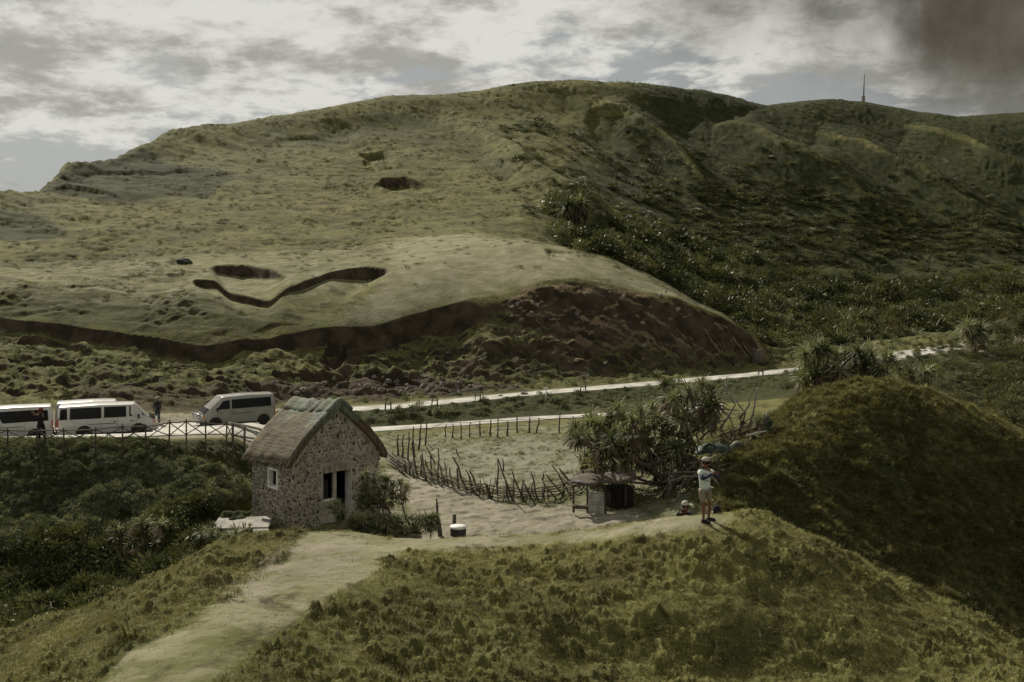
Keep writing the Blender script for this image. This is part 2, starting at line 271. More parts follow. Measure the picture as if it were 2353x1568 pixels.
patch = sst(fbm(XG/12, DG/10, 3, 99), 0.0, 0.45)
ZG += rough_m*patch*0.30*fbm(XG/1.6, DG/1.3, 3, 98)*sst(352-DG, 0, 8)
thick = sst(KI, 15.4, 16.4)*sst(17.7-KI, 0, 0.8)*sst(UG, 1250, 1400)
ZG += thick*(1.9*fbm(XG/7, DG/7, 3, 93)+0.5*fbm(XG/2.4, DG/2.4, 2, 94))
farr = sst(KI, 17.2, 18.0)*sst(UG, 1000, 1400)*sst(352-DG, 0, 20)
ZG += farr*(0.35*fbm(XG/9+DG/30, DG/20, 3, 95)+0.16*fbm(XG/2.5, DG/2.5, 3, 97))
ZG += sst(KI, 19.2, 19.9)*sst(20.6-KI, 0, 0.5)*sst(600-UG, 0, 200)*0.35*fbm(XG/1.5, DG/3, 3, 101)
VF = vof(ZG, DG)

def TZ(u, d):
    """height of the land at bearing u (px) and distance d"""
    fi = np.interp(d, D1, np.arange(nD)); fj = np.interp(u, U1, np.arange(nU))
    i = np.clip(np.floor(fi).astype(int), 0, nD-2); j = np.clip(np.floor(fj).astype(int), 0, nU-2); a = fi-i; b = fj-j
    return (ZG[i,j]*(1-a)+ZG[i+1,j]*a)*(1-b)+(ZG[i,j+1]*(1-a)+ZG[i+1,j+1]*a)*b
def W(u, v, d): return Vector(((u-CU)/FP*d, d, CZ-(v-HV)/FP*d))
def G(u, d, dz=0.0): return Vector(((u-CU)/FP*d, d, float(TZ(u, d))+dz))
def GX(x, y, dz=0.0): return Vector((x, y, float(TZ(CU+x/y*FP, y))+dz))
def hit(u, v, d0, d1):
    """distance at which the sight line (u, v) meets the land between d0 and d1"""
    for d in np.arange(d0, d1, 0.1):
        if vof(float(TZ(u, d)), d) <= v: return float(d)
    return d1
# ------------------------------------------------------------------ object helpers
def tag(o, label=None, cat=None, group=None, kind=None):
    if label: o['label'] = label
    if cat: o['category'] = cat
    if group: o['group'] = group
    if kind: o['kind'] = kind
    return o
def empty(name, loc=(0,0,0), rz=0.0):
    o = bpy.data.objects.new(name, None); COL.objects.link(o); o.location = loc; o.rotation_euler = (0,0,rz); o.empty_display_size = 0.2; return o
def mesh_obj(name, me, parent=None):
    o = bpy.data.objects.new(name, me); COL.objects.link(o)
    if parent: o.parent = parent
    return o
class MB:
    """collects shapes and links them as one mesh"""
    def __init__(s): s.v = []; s.f = []; s.m = []
    def add(s, vs, fs, mi=0):
        n = len(s.v); s.v += [tuple(p) for p in vs]; s.f += [tuple(i+n for i in f) for f in fs]; s.m += [mi]*len(fs); return s
    def box(s, c, sz, rot=None, mi=0, taper=1.0):
        x, y, z = (k/2 for k in sz); c = Vector(c)
        vs = [Vector((sx*x*(taper if k else 1), sy*y*(taper if k else 1), (z if k else -z))) for k in (0,1) for sx, sy in ((-1,-1),(1,-1),(1,1),(-1,1))]
        if rot is not None:
            R = rot if isinstance(rot, Matrix) else Euler(rot).to_matrix(); vs = [R@p for p in vs]
        return s.add([p+c for p in vs], [(3,2,1,0),(4,5,6,7),(0,1,5,4),(1,2,6,5),(2,3,7,6),(3,0,4,7)], mi)
    def tube(s, pts, rad, n=6, mi=0, cap=True):
        pts = [Vector(p) for p in pts]; rad = rad if isinstance(rad, (list, tuple)) else [rad]*len(pts)
        vs = []; fs = []; a = None
        for i, p in enumerate(pts):
            t = (pts[min(i+1, len(pts)-1)]-pts[max(i-1, 0)]).normalized()
            if a is None: a = t.orthogonal().normalized()
            else:
                a = a-t*a.dot(t); a = a.normalized() if a.length > 1e-6 else t.orthogonal().normalized()
            b = t.cross(a)
            for k in range(n):
                q = 2*PI*k/n; vs.append(p+(a*math.cos(q)+b*math.sin(q))*rad[i])
        for i in range(len(pts)-1):
            for k in range(n):
                fs.append((i*n+k, i*n+(k+1)%n, (i+1)*n+(k+1)%n, (i+1)*n+k))
        if cap: fs += [tuple(range(n-1,-1,-1)), tuple(range((len(pts)-1)*n, len(pts)*n))]
        return s.add(vs, fs, mi)
    def lathe(s, prof, n=16, c=(0,0,0), axis='Z', mi=0):
        vs = []; fs = []; c = Vector(c)
        for r, h in prof:
            for k in range(n):
                q = 2*PI*k/n; a, b = r*math.cos(q), r*math.sin(q)
                vs.append(c+(Vector((a,b,h)) if axis == 'Z' else Vector((a,h,b)) if axis == 'Y' else Vector((h,a,b))))
        for i in range(len(prof)-1):
            for k in range(n): fs.append((i*n+k, i*n+(k+1)%n, (i+1)*n+(k+1)%n, (i+1)*n+k))
        fs += [tuple(range(n-1,-1,-1)), tuple(range((len(prof)-1)*n, len(prof)*n))]
        return s.add(vs, fs, mi)
    def mesh(s, name, mats, smooth=False):
        me = bpy.data.meshes.new(name); me.from_pydata(s.v, [], s.f)
        for m in (mats if isinstance(mats, (list, tuple)) else [mats]): me.materials.append(m)
        me.polygons.foreach_set('material_index', s.m)
        if smooth: me.polygons.foreach_set('use_smooth', [True]*len(s.f))
        me.update(); return me
    def build(s, name, mats, parent=None, smooth=False, bevel=0.0, fixn=False):
        me = s.mesh(name, mats, smooth)
        if fixn or smooth:
            bm = bmesh.new(); bm.from_mesh(me); bmesh.ops.recalc_face_normals(bm, faces=bm.faces); bm.to_mesh(me); bm.free()
        o = mesh_obj(name, me, parent)
        if bevel:
            b = o.modifiers.new('bevel', 'BEVEL'); b.width = bevel; b.segments = 2; b.limit_method = 'ANGLE'
        return o
def copy_tree(o, parent=None):
    c = o.copy(); COL.objects.link(c); c.parent = parent
    for ch in list(o.children): copy_tree(ch, c)
    return c

# ------------------------------------------------------------------ materials
def mat(name, col, rough=0.8, var=0.15, scale=3.0, col2=None, bump=0.0, bscale=None, metal=0.0, spec=0.3, coat=0.0, contrast=(0.35, 0.65), obj_var=0.0):
    m = bpy.data.materials.new(name); m.use_nodes = True; t = NT(m.node_tree); t.n.clear()
    co = t.new('ShaderNodeTexCoord').outputs['Object']
    a = tuple(c*(1-var) for c in col); b = col2 or tuple(min(1, c*(1+var)) for c in col)
    n = t.noise(co, scale, 6, 0.6)
    c = t.mix(t.ramp(n, *contrast), a, b)
    if obj_var:
        r = t.new('ShaderNodeObjectInfo').outputs['Random']
        c = t.vmath('MULTIPLY', c, t.new('ShaderNodeCombineXYZ', {0: t.math('MULTIPLY_ADD', r, obj_var, 1-obj_var/2), 1: t.math('MULTIPLY_ADD', r, obj_var, 1-obj_var/2), 2: t.math('MULTIPLY_ADD', r, obj_var*0.8, 1-obj_var*0.4)}).outputs[0])
    p = t.new('ShaderNodeBsdfPrincipled', {'Base Color': c, 'Roughness': rough, 'Metallic': metal, 'Specular IOR Level': spec, 'Coat Weight': coat})
    if bump:
        nb = t.noise(co, bscale or scale*4, 6, 0.65)
        t.l.new(t.new('ShaderNodeBump', {'Strength': bump, 'Distance': 0.03, 'Height': nb}).outputs[0], p.inputs['Normal'])
    t.new('ShaderNodeOutputMaterial', {'Surface': p.outputs[0]})
    return m
def leafmat(name, col, col2, tr=0.25, rough=0.55, scale=1.2):
    m = bpy.data.materials.new(name); m.use_nodes = True; t = NT(m.node_tree); t.n.clear()
    g = t.new('ShaderNodeNewGeometry'); oi = t.new('ShaderNodeObjectInfo').outputs
    big = t.noise(g.outputs['Position'], 0.22, 3, 0.5)
    f = t.math('ADD', t.math('MULTIPLY', oi['Random'], 0.5), t.math('MULTIPLY', t.noise(g.outputs['Position'], scale, 4, 0.6), 0.5))
    c = t.mix(t.ramp(t.math('ADD', t.math('MULTIPLY', f, 0.6), t.math('MULTIPLY', big, 0.4)), 0.36, 0.64), col, col2)
    p = t.new('ShaderNodeBsdfPrincipled', {'Base Color': c, 'Roughness': rough, 'Specular IOR Level': 0.12})
    tl = t.new('ShaderNodeBsdfTranslucent', {'Color': t.vmath('MULTIPLY', c, (1.1, 1.15, 0.6))})
    mx = t.new('ShaderNodeMixShader', {0: tr, 1: p.outputs[0], 2: tl.outputs[0]})
    t.new('ShaderNodeOutputMaterial', {'Surface': mx.outputs[0]})
    return m
M = dict(
 concrete=mat('concrete', (0.40,0.39,0.355), 0.85, 0.28, 0.7, bump=0.2, bscale=30),
 dirtyconc=mat('weathered_concrete', (0.26,0.25,0.22), 0.9, 0.25, 2.5, bump=0.3, bscale=20),
 mortar=mat('lime_mortar', (0.37,0.335,0.27), 0.95, 0.22, 1.6, bump=0.9, bscale=14),
 rubble=mat('field_stone', (0.29,0.26,0.21), 0.9, 0.30, 6, bump=0.5, bscale=30, obj_var=1.0),
 rubble_dark=mat('dark_field_stone', (0.085,0.077,0.062), 0.85, 0.35, 6, bump=0.5, bscale=30, obj_var=0.6),
 plaster=mat('white_plaster', (0.72,0.72,0.67), 0.9, 0.12, 3, bump=0.2),
 lintel=mat('dressed_stone', (0.27,0.235,0.185), 0.9, 0.2, 5, bump=0.5),
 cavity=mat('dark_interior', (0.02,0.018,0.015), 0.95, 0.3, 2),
 wood=mat('weathered_wood', (0.085,0.068,0.052), 0.85, 0.35, 7, bump=0.6, bscale=25, obj_var=0.5),
 greywood=mat('grey_driftwood', (0.15,0.135,0.11), 0.85, 0.3, 7, bump=0.6, bscale=25, obj_var=0.5),
 palewood=mat('pale_wood', (0.40,0.37,0.32), 0.8, 0.2, 6, bump=0.4),
 bark=mat('pandanus_bark', (0.11,0.095,0.075), 0.9, 0.35, 8, bump=0.8, bscale=22),
 white=mat('white_paint', (0.44,0.44,0.415), 0.28, 0.06, 2.5, coat=0.6, spec=0.5),
 silver=mat('silver_paint', (0.25,0.248,0.225), 0.30, 0.08, 2.5, coat=0.6, spec=0.5),
 glass=mat('dark_glass', (0.008,0.008,0.008), 0.12, 0.2, 2, spec=0.25),
 rubber=mat('tyre_rubber', (0.018,0.018,0.018), 0.8, 0.3, 9),
 rim=mat('wheel_alloy', (0.32,0.32,0.32), 0.35, 0.2, 9, metal=0.7),
 black=mat('black_plastic', (0.02,0.02,0.02), 0.6, 0.3, 6),
 chrome=mat('chrome', (0.7,0.7,0.7), 0.18, 0.1, 6, metal=1.0),
 red=mat('red_lens', (0.35,0.02,0.015), 0.2, 0.1, 6, spec=0.6),
 lens=mat('clear_lens', (0.55,0.56,0.56), 0.12, 0.1, 6, spec=0.7),
 orange=mat('amber_lens', (0.6,0.2,0.03), 0.2, 0.1, 6),
 skin=mat('skin', (0.19,0.09,0.055), 0.6, 0.1, 8),
 hair=mat('black_hair', (0.012,0.01,0.009), 0.6, 0.2, 20),
 shirt=mat('pale_green_shirt', (0.66,0.72,0.64), 0.85, 0.06, 5, bump=0.4, bscale=9),
 print_=mat('shirt_print', (0.12,0.22,0.19), 0.85, 0.2, 8),
 sleeve=mat('navy_sleeve', (0.035,0.042,0.085), 0.75, 0.2, 8),
 shorts=mat('beige_shorts', (0.27,0.225,0.165), 0.9, 0.1, 5, bump=0.4, bscale=9),
 darkcloth=mat('dark_cloth', (0.018,0.017,0.02), 0.9, 0.3, 6),
 bluecloth=mat('dark_blue_cloth', (0.03,0.045,0.055), 0.9, 0.3, 6),
 greycap=mat('grey_cap', (0.40,0.37,0.33), 0.85, 0.1, 6),
 redcap=mat('red_cap', (0.25,0.06,0.05), 0.85, 0.1, 6),
 tin=mat('corrugated_tin', (0.45,0.44,0.40), 0.55, 0.25, 2.5, metal=0.25),
 teal=mat('teal_tarp', (0.05,0.075,0.06), 0.6, 0.3, 4, bump=0.3),
 tarpblue=mat('blue_grey_tarp', (0.17,0.19,0.24), 0.7, 0.25, 4, bump=0.5),
 tankwhite=mat('white_lid', (0.72,0.72,0.70), 0.5, 0.08, 4),
 tankdark=mat('dark_drum', (0.035,0.033,0.03), 0.7, 0.3, 4),
 rock=mat('bare_rock', (0.19,0.17,0.14), 0.9, 0.4, 3, bump=0.7, bscale=12, obj_var=0.6),
 darkrock=mat('dark_rock', (0.05,0.045,0.038), 0.9, 0.4, 3, bump=0.7, bscale=12),
 pand=leafmat('pandanus_leaf', (0.080,0.092,0.045), (0.235,0.245,0.14), 0.22, 0.6),
 dead=leafmat('dead_leaf', (0.095,0.070,0.048), (0.19,0.145,0.10), 0.15, 0.8),
 bush=leafmat('bush_leaf', (0.045,0.054,0.023), (0.15,0.158,0.075), 0.18, 0.45, 0.5),
 bushbrown=leafmat('dry_bush', (0.068,0.066,0.030), (0.145,0.132,0.062), 0.18, 0.7, 0.5),
 grass=leafmat('grass_blade', (0.145,0.140,0.052), (0.27,0.252,0.105), 0.2, 0.8, 0.9),
 grassdark=leafmat('rank_grass_blade', (0.075,0.074,0.027), (0.145,0.134,0.052), 0.2, 0.8, 0.9),
 herb=leafmat('herb_leaf', (0.085,0.095,0.055), (0.235,0.25,0.16), 0.2, 0.55, 0.7),
)

# thatch with a patchy growth of pale green moss
def thatch():
    m = bpy.data.materials.new('thatch'); m.use_nodes = True; t = NT(m.node_tree); t.n.clear()
    co = t.new('ShaderNodeTexCoord').outputs['Object']
    st = t.vmath('MULTIPLY', co, (6.0, 0.55, 1.0))
    lines = t.noise(st, 2.4, 8, 0.7)
    z = t.new('ShaderNodeSeparateXYZ', {0: co}).outputs[2]
    moss = t.ramp(t.math('ADD', t.noise(t.vmath('MULTIPLY', co, (1,1,0.6)), 0.9, 6, 0.6), t.math('MULTIPLY', t.math('SUBTRACT', z, 4.7), 0.22)), 0.45, 0.62)
    c = t.mix(t.ramp(lines, 0.35, 0.65), (0.075,0.064,0.044), (0.165,0.145,0.10))
    c = t.mix(t.math('MULTIPLY', moss, 0.85), c, t.mix(t.ramp(lines, 0.35, 0.65), (0.11,0.132,0.105), (0.24,0.272,0.225)))
    c = t.mix(t.math('MULTIPLY', t.ramp(t.noise(co, 1.9, 3, 0.5), 0.62, 0.70), 0.6), c, (0.24,0.13,0.07))
    p = t.new('ShaderNodeBsdfPrincipled', {'Base Color': c, 'Roughness': 0.9, 'Specular IOR Level': 0.2})
    t.l.new(t.new('ShaderNodeBump', {'Strength': 0.9, 'Distance': 0.06, 'Height': lines}).outputs[0], p.inputs['Normal'])
    t.new('ShaderNodeOutputMaterial', {'Surface': p.outputs[0]}); return m
M['thatch'] = thatch()

# the land: grass, bare soil, trodden ground, rank vegetation and some painted shade, as spread by per-vertex cover amounts
def landmat():
    m = bpy.data.materials.new('land_cover'); m.use_nodes = True; t = NT(m.node_tree); t.n.clear()
    pos = t.new('ShaderNodeNewGeometry').outputs['Position']
    def at(n): return t.new('ShaderNodeAttribute', attribute_name=n).outputs['Fac']
    wv = t.vmath('MULTIPLY', pos, (0.5, 0.30, 0.8))
    n_f = t.noise(pos, 3.0, 8, 0.65); n_m = t.noise(pos, 0.55, 6, 0.6, 0.3); n_l = t.noise(pos, 0.07, 5, 0.55); n_w = t.noise(wv, 0.75, 7, 0.65, 0.2)
    g = t.mix(t.ramp(n_l, 0.38, 0.62), (0.148,0.145,0.052), (0.105,0.114,0.042))
    g = t.mix(t.math('MULTIPLY', t.ramp(n_w, 0.42, 0.66), 0.8), g, (0.065,0.062,0.026))
    g = t.mix(t.math('MULTIPLY', t.ramp(n_m, 0.50, 0.72), 0.5), g, (0.11,0.085,0.04))
    wv2 = t.vmath('MULTIPLY', pos, (0.62, 0.27, 1.1))
    g = t.mix(t.math('MULTIPLY', t.ramp(t.noise(wv2, 1.7, 8, 0.72, 0.4), 0.525, 0.60), 0.8), g, (0.045,0.042,0.018))
    g = t.mix(t.math('MULTIPLY', t.ramp(n_f, 0.52, 0.75), 0.55), g, (0.20,0.188,0.082))
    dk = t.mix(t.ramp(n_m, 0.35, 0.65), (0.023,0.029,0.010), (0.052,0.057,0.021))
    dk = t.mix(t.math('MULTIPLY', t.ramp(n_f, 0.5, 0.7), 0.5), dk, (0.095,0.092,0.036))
    pale = t.mix(t.ramp(n_m, 0.35, 0.7), (0.185,0.180,0.105), (0.265,0.255,0.170))
    pale = t.mix(t.math('MULTIPLY', t.ramp(n_f, 0.5, 0.75), 0.6), pale, (0.14,0.138,0.07))
    soil = t.mix(t.ramp(n_m, 0.36, 0.66), (0.030,0.025,0.017), (0.080,0.061,0.039))
    soil = t.mix(t.math('MULTIPLY', t.ramp(t.noise(pos, 1.6, 8, 0.7), 0.60, 0.70), 0.6), soil, (0.18,0.15,0.11))
    sand = t.mix(t.ramp(n_m, 0.35, 0.7), (0.215,0.198,0.15), (0.29,0.268,0.21))
    sand = t.mix(t.math('MULTIPLY', t.ramp(n_f, 0.55, 0.72), 0.5), sand, (0.18,0.17,0.115))
    cool = t.mix(t.ramp(n_m, 0.35, 0.7), (0.165,0.17,0.115), (0.25,0.252,0.19))
    jit = t.math('ADD', t.math('MULTIPLY', t.math('SUBTRACT', n_m, 0.5), 0.8), t.math('MULTIPLY', t.math('SUBTRACT', n_f, 0.5), 0.8))
    def fac(n): return t.ramp(t.math('ADD', at(n), jit), 0.25, 0.75)
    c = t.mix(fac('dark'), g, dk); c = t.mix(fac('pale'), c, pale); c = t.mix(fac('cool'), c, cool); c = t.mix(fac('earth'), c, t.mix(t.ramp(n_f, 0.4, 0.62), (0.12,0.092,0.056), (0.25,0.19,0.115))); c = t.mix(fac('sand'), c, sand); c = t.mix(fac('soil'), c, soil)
    p = t.new('ShaderNodeBsdfPrincipled', {'Base Color': c, 'Roughness': 0.95, 'Specular IOR Level': 0.1})
    h = t.math('ADD', t.math('MULTIPLY', n_f, 0.10), t.math('ADD', t.math('MULTIPLY', t.noise(pos, 11.0, 5, 0.7), 0.03), t.math('MULTIPLY', n_w, 0.15)))
    t.l.new(t.new('ShaderNodeBump', {'Strength': 1.0, 'Distance': 0.8, 'Height': h}).outputs[0], p.inputs['Normal'])
    t.new('ShaderNodeOutputMaterial', {'Surface': p.outputs[0]}); return m
M['land'] = landmat()

# cover amounts; the dark one carries painted shade as well as vegetation
jx = 14*fbm(XG/6, DG/5, 3, 201); jv = 10*fbm(XG/6, DG/5, 3, 202)
def pm(poly, soft=12, k0=None, k1=None, jit=1.0):
    s = sst(polyd(UG+jx*jit, VG+jv*jit, poly), -soft, soft)
    if k0 is not None: s = s*(KI >= k0)*(KI <= k1)
    return s
gx = np.gradient(ZG, axis=0)/np.gradient(DG, axis=0)
A_pale = np.clip(PATH*(0.75+0.3*fbm(XG/1.5, DG/1.5, 2, 5)), 0, 1)
A_pale = np.maximum(A_pale, 0.75*sst(lobe_d, -40, 40)*(KI > 14)*(KI < 16.2))
A_pale = np.maximum(A_pale, 0.5*sst(KI, 14.0, 14.5)*sst(16.5-KI, 0, 1)*sst(1300-UG, 0, 100))
A_soil = sst(gx, 0.62, 1.0)*(KI > 8.9)*(KI < 15.0)*(DG > 60)
A_soil = np.maximum(A_soil, 0.85*sst(gx, 0.9, 1.5)*(KI > 14.9)*(DG < 260))
A_soil = np.maximum(A_soil, 0.22*pm([(1150,700),(1200,670),(1250,650),(1320,645),(1400,658),(1550,690),(1660,728),(1760,795),(1740,815),(1600,800),(1480,770),(1380,790),(1340,850),(1290,840),(1280,770),(1200,730)], 14, 11.5, 14.02))
A_soil = np.maximum(A_soil, 0.45*pm([(1100,700),(1765,800),(1760,845),(1500,870),(1200,885),(1000,880),(1000,800)], 30, 11.2, 14.02))
A_soil = np.maximum(A_soil, pm([(740,815),(780,790),(860,780),(900,790),(880,815),(800,840),(750,850)], 8, 11.2, 14.02))
A_soil = np.maximum(A_soil, 0.9*pm([(560,885),(640,868),(760,866),(900,872),(1000,885),(1180,888),(1230,895),(1000,915),(800,925),(640,930),(560,930)], 10, 10.9, 13))
A_soil = np.maximum(A_soil, 0.55*pm([(160,885),(560,890),(640,930),(460,955),(360,950),(150,935)], 10, 10.0, 13))
A_soil = np.maximum(A_soil, 0.62*pm([(535,1392),(580,1376),(640,1368),(700,1358),(715,1364),(680,1384),(640,1388),(590,1398)], 9, 0, 3.2, 0.8)*(.7+.8*fbm(XG/.4, DG/.5, 3, 88)))
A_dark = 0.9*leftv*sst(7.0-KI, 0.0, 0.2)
A_dark = np.maximum(A_dark, mound*(0.12+0.6*sst(VG, 960, 1120)))  # mound's lit top and dim lower slope, put into the cover colour
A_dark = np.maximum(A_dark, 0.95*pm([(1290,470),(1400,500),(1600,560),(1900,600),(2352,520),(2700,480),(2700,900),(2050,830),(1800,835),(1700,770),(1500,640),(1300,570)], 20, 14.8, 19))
A_dark = np.maximum(A_dark, 0.95*sst(UG+0.6*VG, 1400, 1750)*(KI > 16.5)*(KI < 20.75))  # cloud shade over the right hillside, painted as darker cover
A_dark = np.maximum(A_dark, 0.9*sst(UG, 2040, 2300)*(KI > 7.2))  # right edge: dark grass and scrub, with cloud shade added to the colour
A_dark = np.maximum(A_dark, 0.7*(KI > 9.0)*(KI < 9.95)*(UG > 640))  # shaded face of the bank between the roads, darkened in colour
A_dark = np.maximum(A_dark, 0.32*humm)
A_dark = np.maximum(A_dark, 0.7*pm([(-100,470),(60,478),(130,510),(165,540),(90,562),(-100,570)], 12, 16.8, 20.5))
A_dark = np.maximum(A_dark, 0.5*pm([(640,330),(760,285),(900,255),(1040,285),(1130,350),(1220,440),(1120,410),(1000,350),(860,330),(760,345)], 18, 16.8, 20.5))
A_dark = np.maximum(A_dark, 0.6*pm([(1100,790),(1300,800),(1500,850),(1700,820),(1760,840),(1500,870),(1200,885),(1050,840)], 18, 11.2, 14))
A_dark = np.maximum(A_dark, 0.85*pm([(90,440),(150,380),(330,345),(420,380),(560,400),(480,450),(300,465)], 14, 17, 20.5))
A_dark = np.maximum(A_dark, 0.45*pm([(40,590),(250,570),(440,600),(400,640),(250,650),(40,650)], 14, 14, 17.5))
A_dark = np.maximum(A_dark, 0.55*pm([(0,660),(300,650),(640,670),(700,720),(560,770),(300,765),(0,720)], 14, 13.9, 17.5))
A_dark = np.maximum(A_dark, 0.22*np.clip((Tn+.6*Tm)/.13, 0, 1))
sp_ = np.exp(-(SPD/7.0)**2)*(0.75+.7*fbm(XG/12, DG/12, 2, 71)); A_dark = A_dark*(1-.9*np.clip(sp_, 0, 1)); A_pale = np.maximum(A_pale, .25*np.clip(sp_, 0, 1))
A_cool = 0.9*pm([(940,1050),(1000,1030),(1340,1010),(1420,1080),(1300,1120),(1180,1140),(1100,1120),(1000,1075)], 14, 4.3, 8.2)
A_cool = np.maximum(A_cool, 0.5*plat*(KI > 4.4))
A_cool = np.maximum(A_cool, 0.4*(KI > 6.9)*(KI < 7.8)*(UG > 620)*(UG < 1500))
A_sand = pm([(880,1080),(940,1090),(1040,1115),(1150,1160),(1300,1175),(1450,1180),(1540,1200),(1400,1230),(1050,1250),(960,1235),(960,1180),(900,1130)], 16, 4.3, 8.2, 0.7)
A_sand = np.maximum(A_sand, (KI > 6.98)*(KI < 10.3)*sst(640-UG, 0, 20))
A_sand = np.maximum(A_sand, sst(KI,9.9,10.0)*sst(11.25-KI,0,0.15)*(UG>600)*0.8)
A_sand = np.maximum(A_sand, 0.55*pm([(560,1300),(680,1240),(850,1230),(840,1290),(700,1350),(560,1420)], 25, 1, 3.3)+0.45*pm([(1000,1245),(1600,1185),(1640,1205),(1300,1245),(1050,1262)], 10, 1, 3.3, 0.3))

A_earth = 0.9*pm([(1150,700),(1200,670),(1250,650),(1320,645),(1400,658),(1550,690),(1660,728),(1760,795),(1740,815),(1600,810),(1480,800),(1380,810),(1340,850),(1290,840),(1270,790),(1200,740)], 14, 11.5, 14.02)
A_sand = np.maximum(A_sand, 0.12*pm([(1150,720),(1200,680),(1250,660),(1320,655),(1400,668),(1550,700),(1660,740),(1750,795),(1740,815),(1600,800),(1480,780),(1380,790),(1340,850),(1290,840),(1280,770),(1200,740)], 14, 11.5, 14.02))
lowl = sst(26.5-DG, 0, 5)*nearm; A_pale = A_pale*(1-.35*lowl); A_sand = A_sand*(1-.6*lowl)
def land(name, sel, lab=None):
    """sel: boolean per face row/col -> its own mesh of the fan"""
    idx = np.arange(nD*nU).reshape(nD, nU)
    a = idx[:-1,:-1][sel]; b = idx[:-1,1:][sel]; c = idx[1:,1:][sel]; d = idx[1:,:-1][sel]
    F = np.stack([a,b,c,d], 1); used = np.unique(F); rm = np.full(nD*nU, -1, np.int64); rm[used] = np.arange(len(used)); F = rm[F]
    me = bpy.data.meshes.new(name); me.vertices.add(len(used)); me.loops.add(F.size); me.polygons.add(len(F))
    co = np.stack([XG.ravel()[used], DG.ravel()[used], ZG.ravel()[used]], 1).astype(np.float32)
    me.vertices.foreach_set('co', co.ravel()); me.loops.foreach_set('vertex_index', F.ravel().astype(np.int32))
    me.polygons.foreach_set('loop_start', np.arange(0, F.size, 4, dtype=np.int32)); me.polygons.foreach_set('loop_total', np.full(len(F), 4, np.int32))
    me.polygons.foreach_set('use_smooth', np.ones(len(F), bool)); me.update(calc_edges=True)
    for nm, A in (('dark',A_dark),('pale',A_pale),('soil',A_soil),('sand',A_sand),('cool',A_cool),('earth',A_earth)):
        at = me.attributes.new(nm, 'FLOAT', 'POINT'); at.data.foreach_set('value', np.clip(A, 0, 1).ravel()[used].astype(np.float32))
    me.materials.append(M['land'])
    o = mesh_obj(name, me); tag(o, lab, None, None, 'structure'); return o
kf = KI[:-1,:-1]; uf = UG[:-1,:-1]
s_near = kf < 4.0
s_mound = (kf >= 4.0) & (kf < 8.0) & (uf > 1600)
s_mid = (kf >= 4.0) & (kf < 11.0) & ~s_mound
s_far = (kf >= 11.0)
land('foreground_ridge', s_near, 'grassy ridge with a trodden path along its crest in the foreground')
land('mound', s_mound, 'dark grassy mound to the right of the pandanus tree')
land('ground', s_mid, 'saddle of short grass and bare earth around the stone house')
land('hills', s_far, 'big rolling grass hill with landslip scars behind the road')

# ------------------------------------------------------------------ scattered cover, instanced
def gn_scatter(name, pts, rots, scls, which, protos, label=None, kind='stuff', parent=None):
    me = bpy.data.meshes.new(name); me.from_pydata([tuple(p) for p in pts], [], [])
    n = len(pts)
    a = me.attributes.new('rot', 'FLOAT_VECTOR', 'POINT'); a.data.foreach_set('vector', np.asarray(rots, np.float32).ravel())
    a = me.attributes.new('scl', 'FLOAT_VECTOR', 'POINT'); a.data.foreach_set('vector', np.asarray(scls, np.float32).ravel())
    a = me.attributes.new('which', 'INT', 'POINT'); a.data.foreach_set('value', np.asarray(which, np.int32))
    o = mesh_obj(name, me, parent)
    ng = bpy.data.node_groups.new(name, 'GeometryNodeTree')
    ng.interface.new_socket('Geometry', in_out='INPUT', socket_type='NodeSocketGeometry'); ng.interface.new_socket('Geometry', in_out='OUTPUT', socket_type='NodeSocketGeometry')
    t = NT(ng); gi = t.new('NodeGroupInput'); go = t.new('NodeGroupOutput'); jn = t.new('GeometryNodeJoinGeometry')
    def named(nm, ty): 
        q = t.new('GeometryNodeInputNamedAttribute', data_type=ty); q.inputs[0].default_value = nm; return q.outputs[0]
    rot = named('rot', 'FLOAT_VECTOR'); scl = named('scl', 'FLOAT_VECTOR'); wh = named('which', 'INT')
    e2r = t.new('FunctionNodeEulerToRotation', {0: rot}).outputs[0]
    for k, pr in enumerate(protos):
        oi = t.new('GeometryNodeObjectInfo'); oi.inputs['Object'].default_value = pr; oi.inputs['As Instance'].default_value = True
        cmp = t.new('FunctionNodeCompare', data_type='INT', operation='EQUAL'); t.l.new(wh, cmp.inputs[2]); cmp.inputs[3].default_value = k
        ip = t.new('GeometryNodeInstanceOnPoints', {'Points': gi.outputs[0], 'Selection': cmp.outputs[0], 'Instance': oi.outputs['Geometry'], 'Rotation': e2r, 'Scale': scl})
        t.l.new(ip.outputs[0], jn.inputs[0])
    t.l.new(jn.outputs[0], go.inputs[0])
    md = o.modifiers.new('scatter', 'NODES'); md.node_group = ng
    tag(o, label, None, None, kind); return o
def proto(name, mb, mats, smooth=False):
    return bpy.data.objects.new(name, mb.mesh(name, mats, smooth))       # never linked: only its instances show
def blade(mb, base, dirv, L, wd, droop, segs=3, mi=0, up=0.0):
    """a tapering strap that leaves base along dirv and bends down"""
    p = Vector(base); d = Vector(dirv).normalized(); side = d.cross(Vector((0,0,1)))
    side = side.normalized() if side.length > 1e-3 else Vector((1,0,0))
    vs = []; st = L/segs
    for i in range(segs+1):
        wdt = wd*(1.0-(i/segs)**1.6*0.92)*(0.75+0.25*min(1, i)); vs += [p-side*wdt/2, p+side*wdt/2]
        p = p+d*st; d = (d+Vector((0,0,-droop/segs))).normalized()
    mb.add(vs, [(2*i, 2*i+1, 2*i+3, 2*i+2) for i in range(segs)], mi)
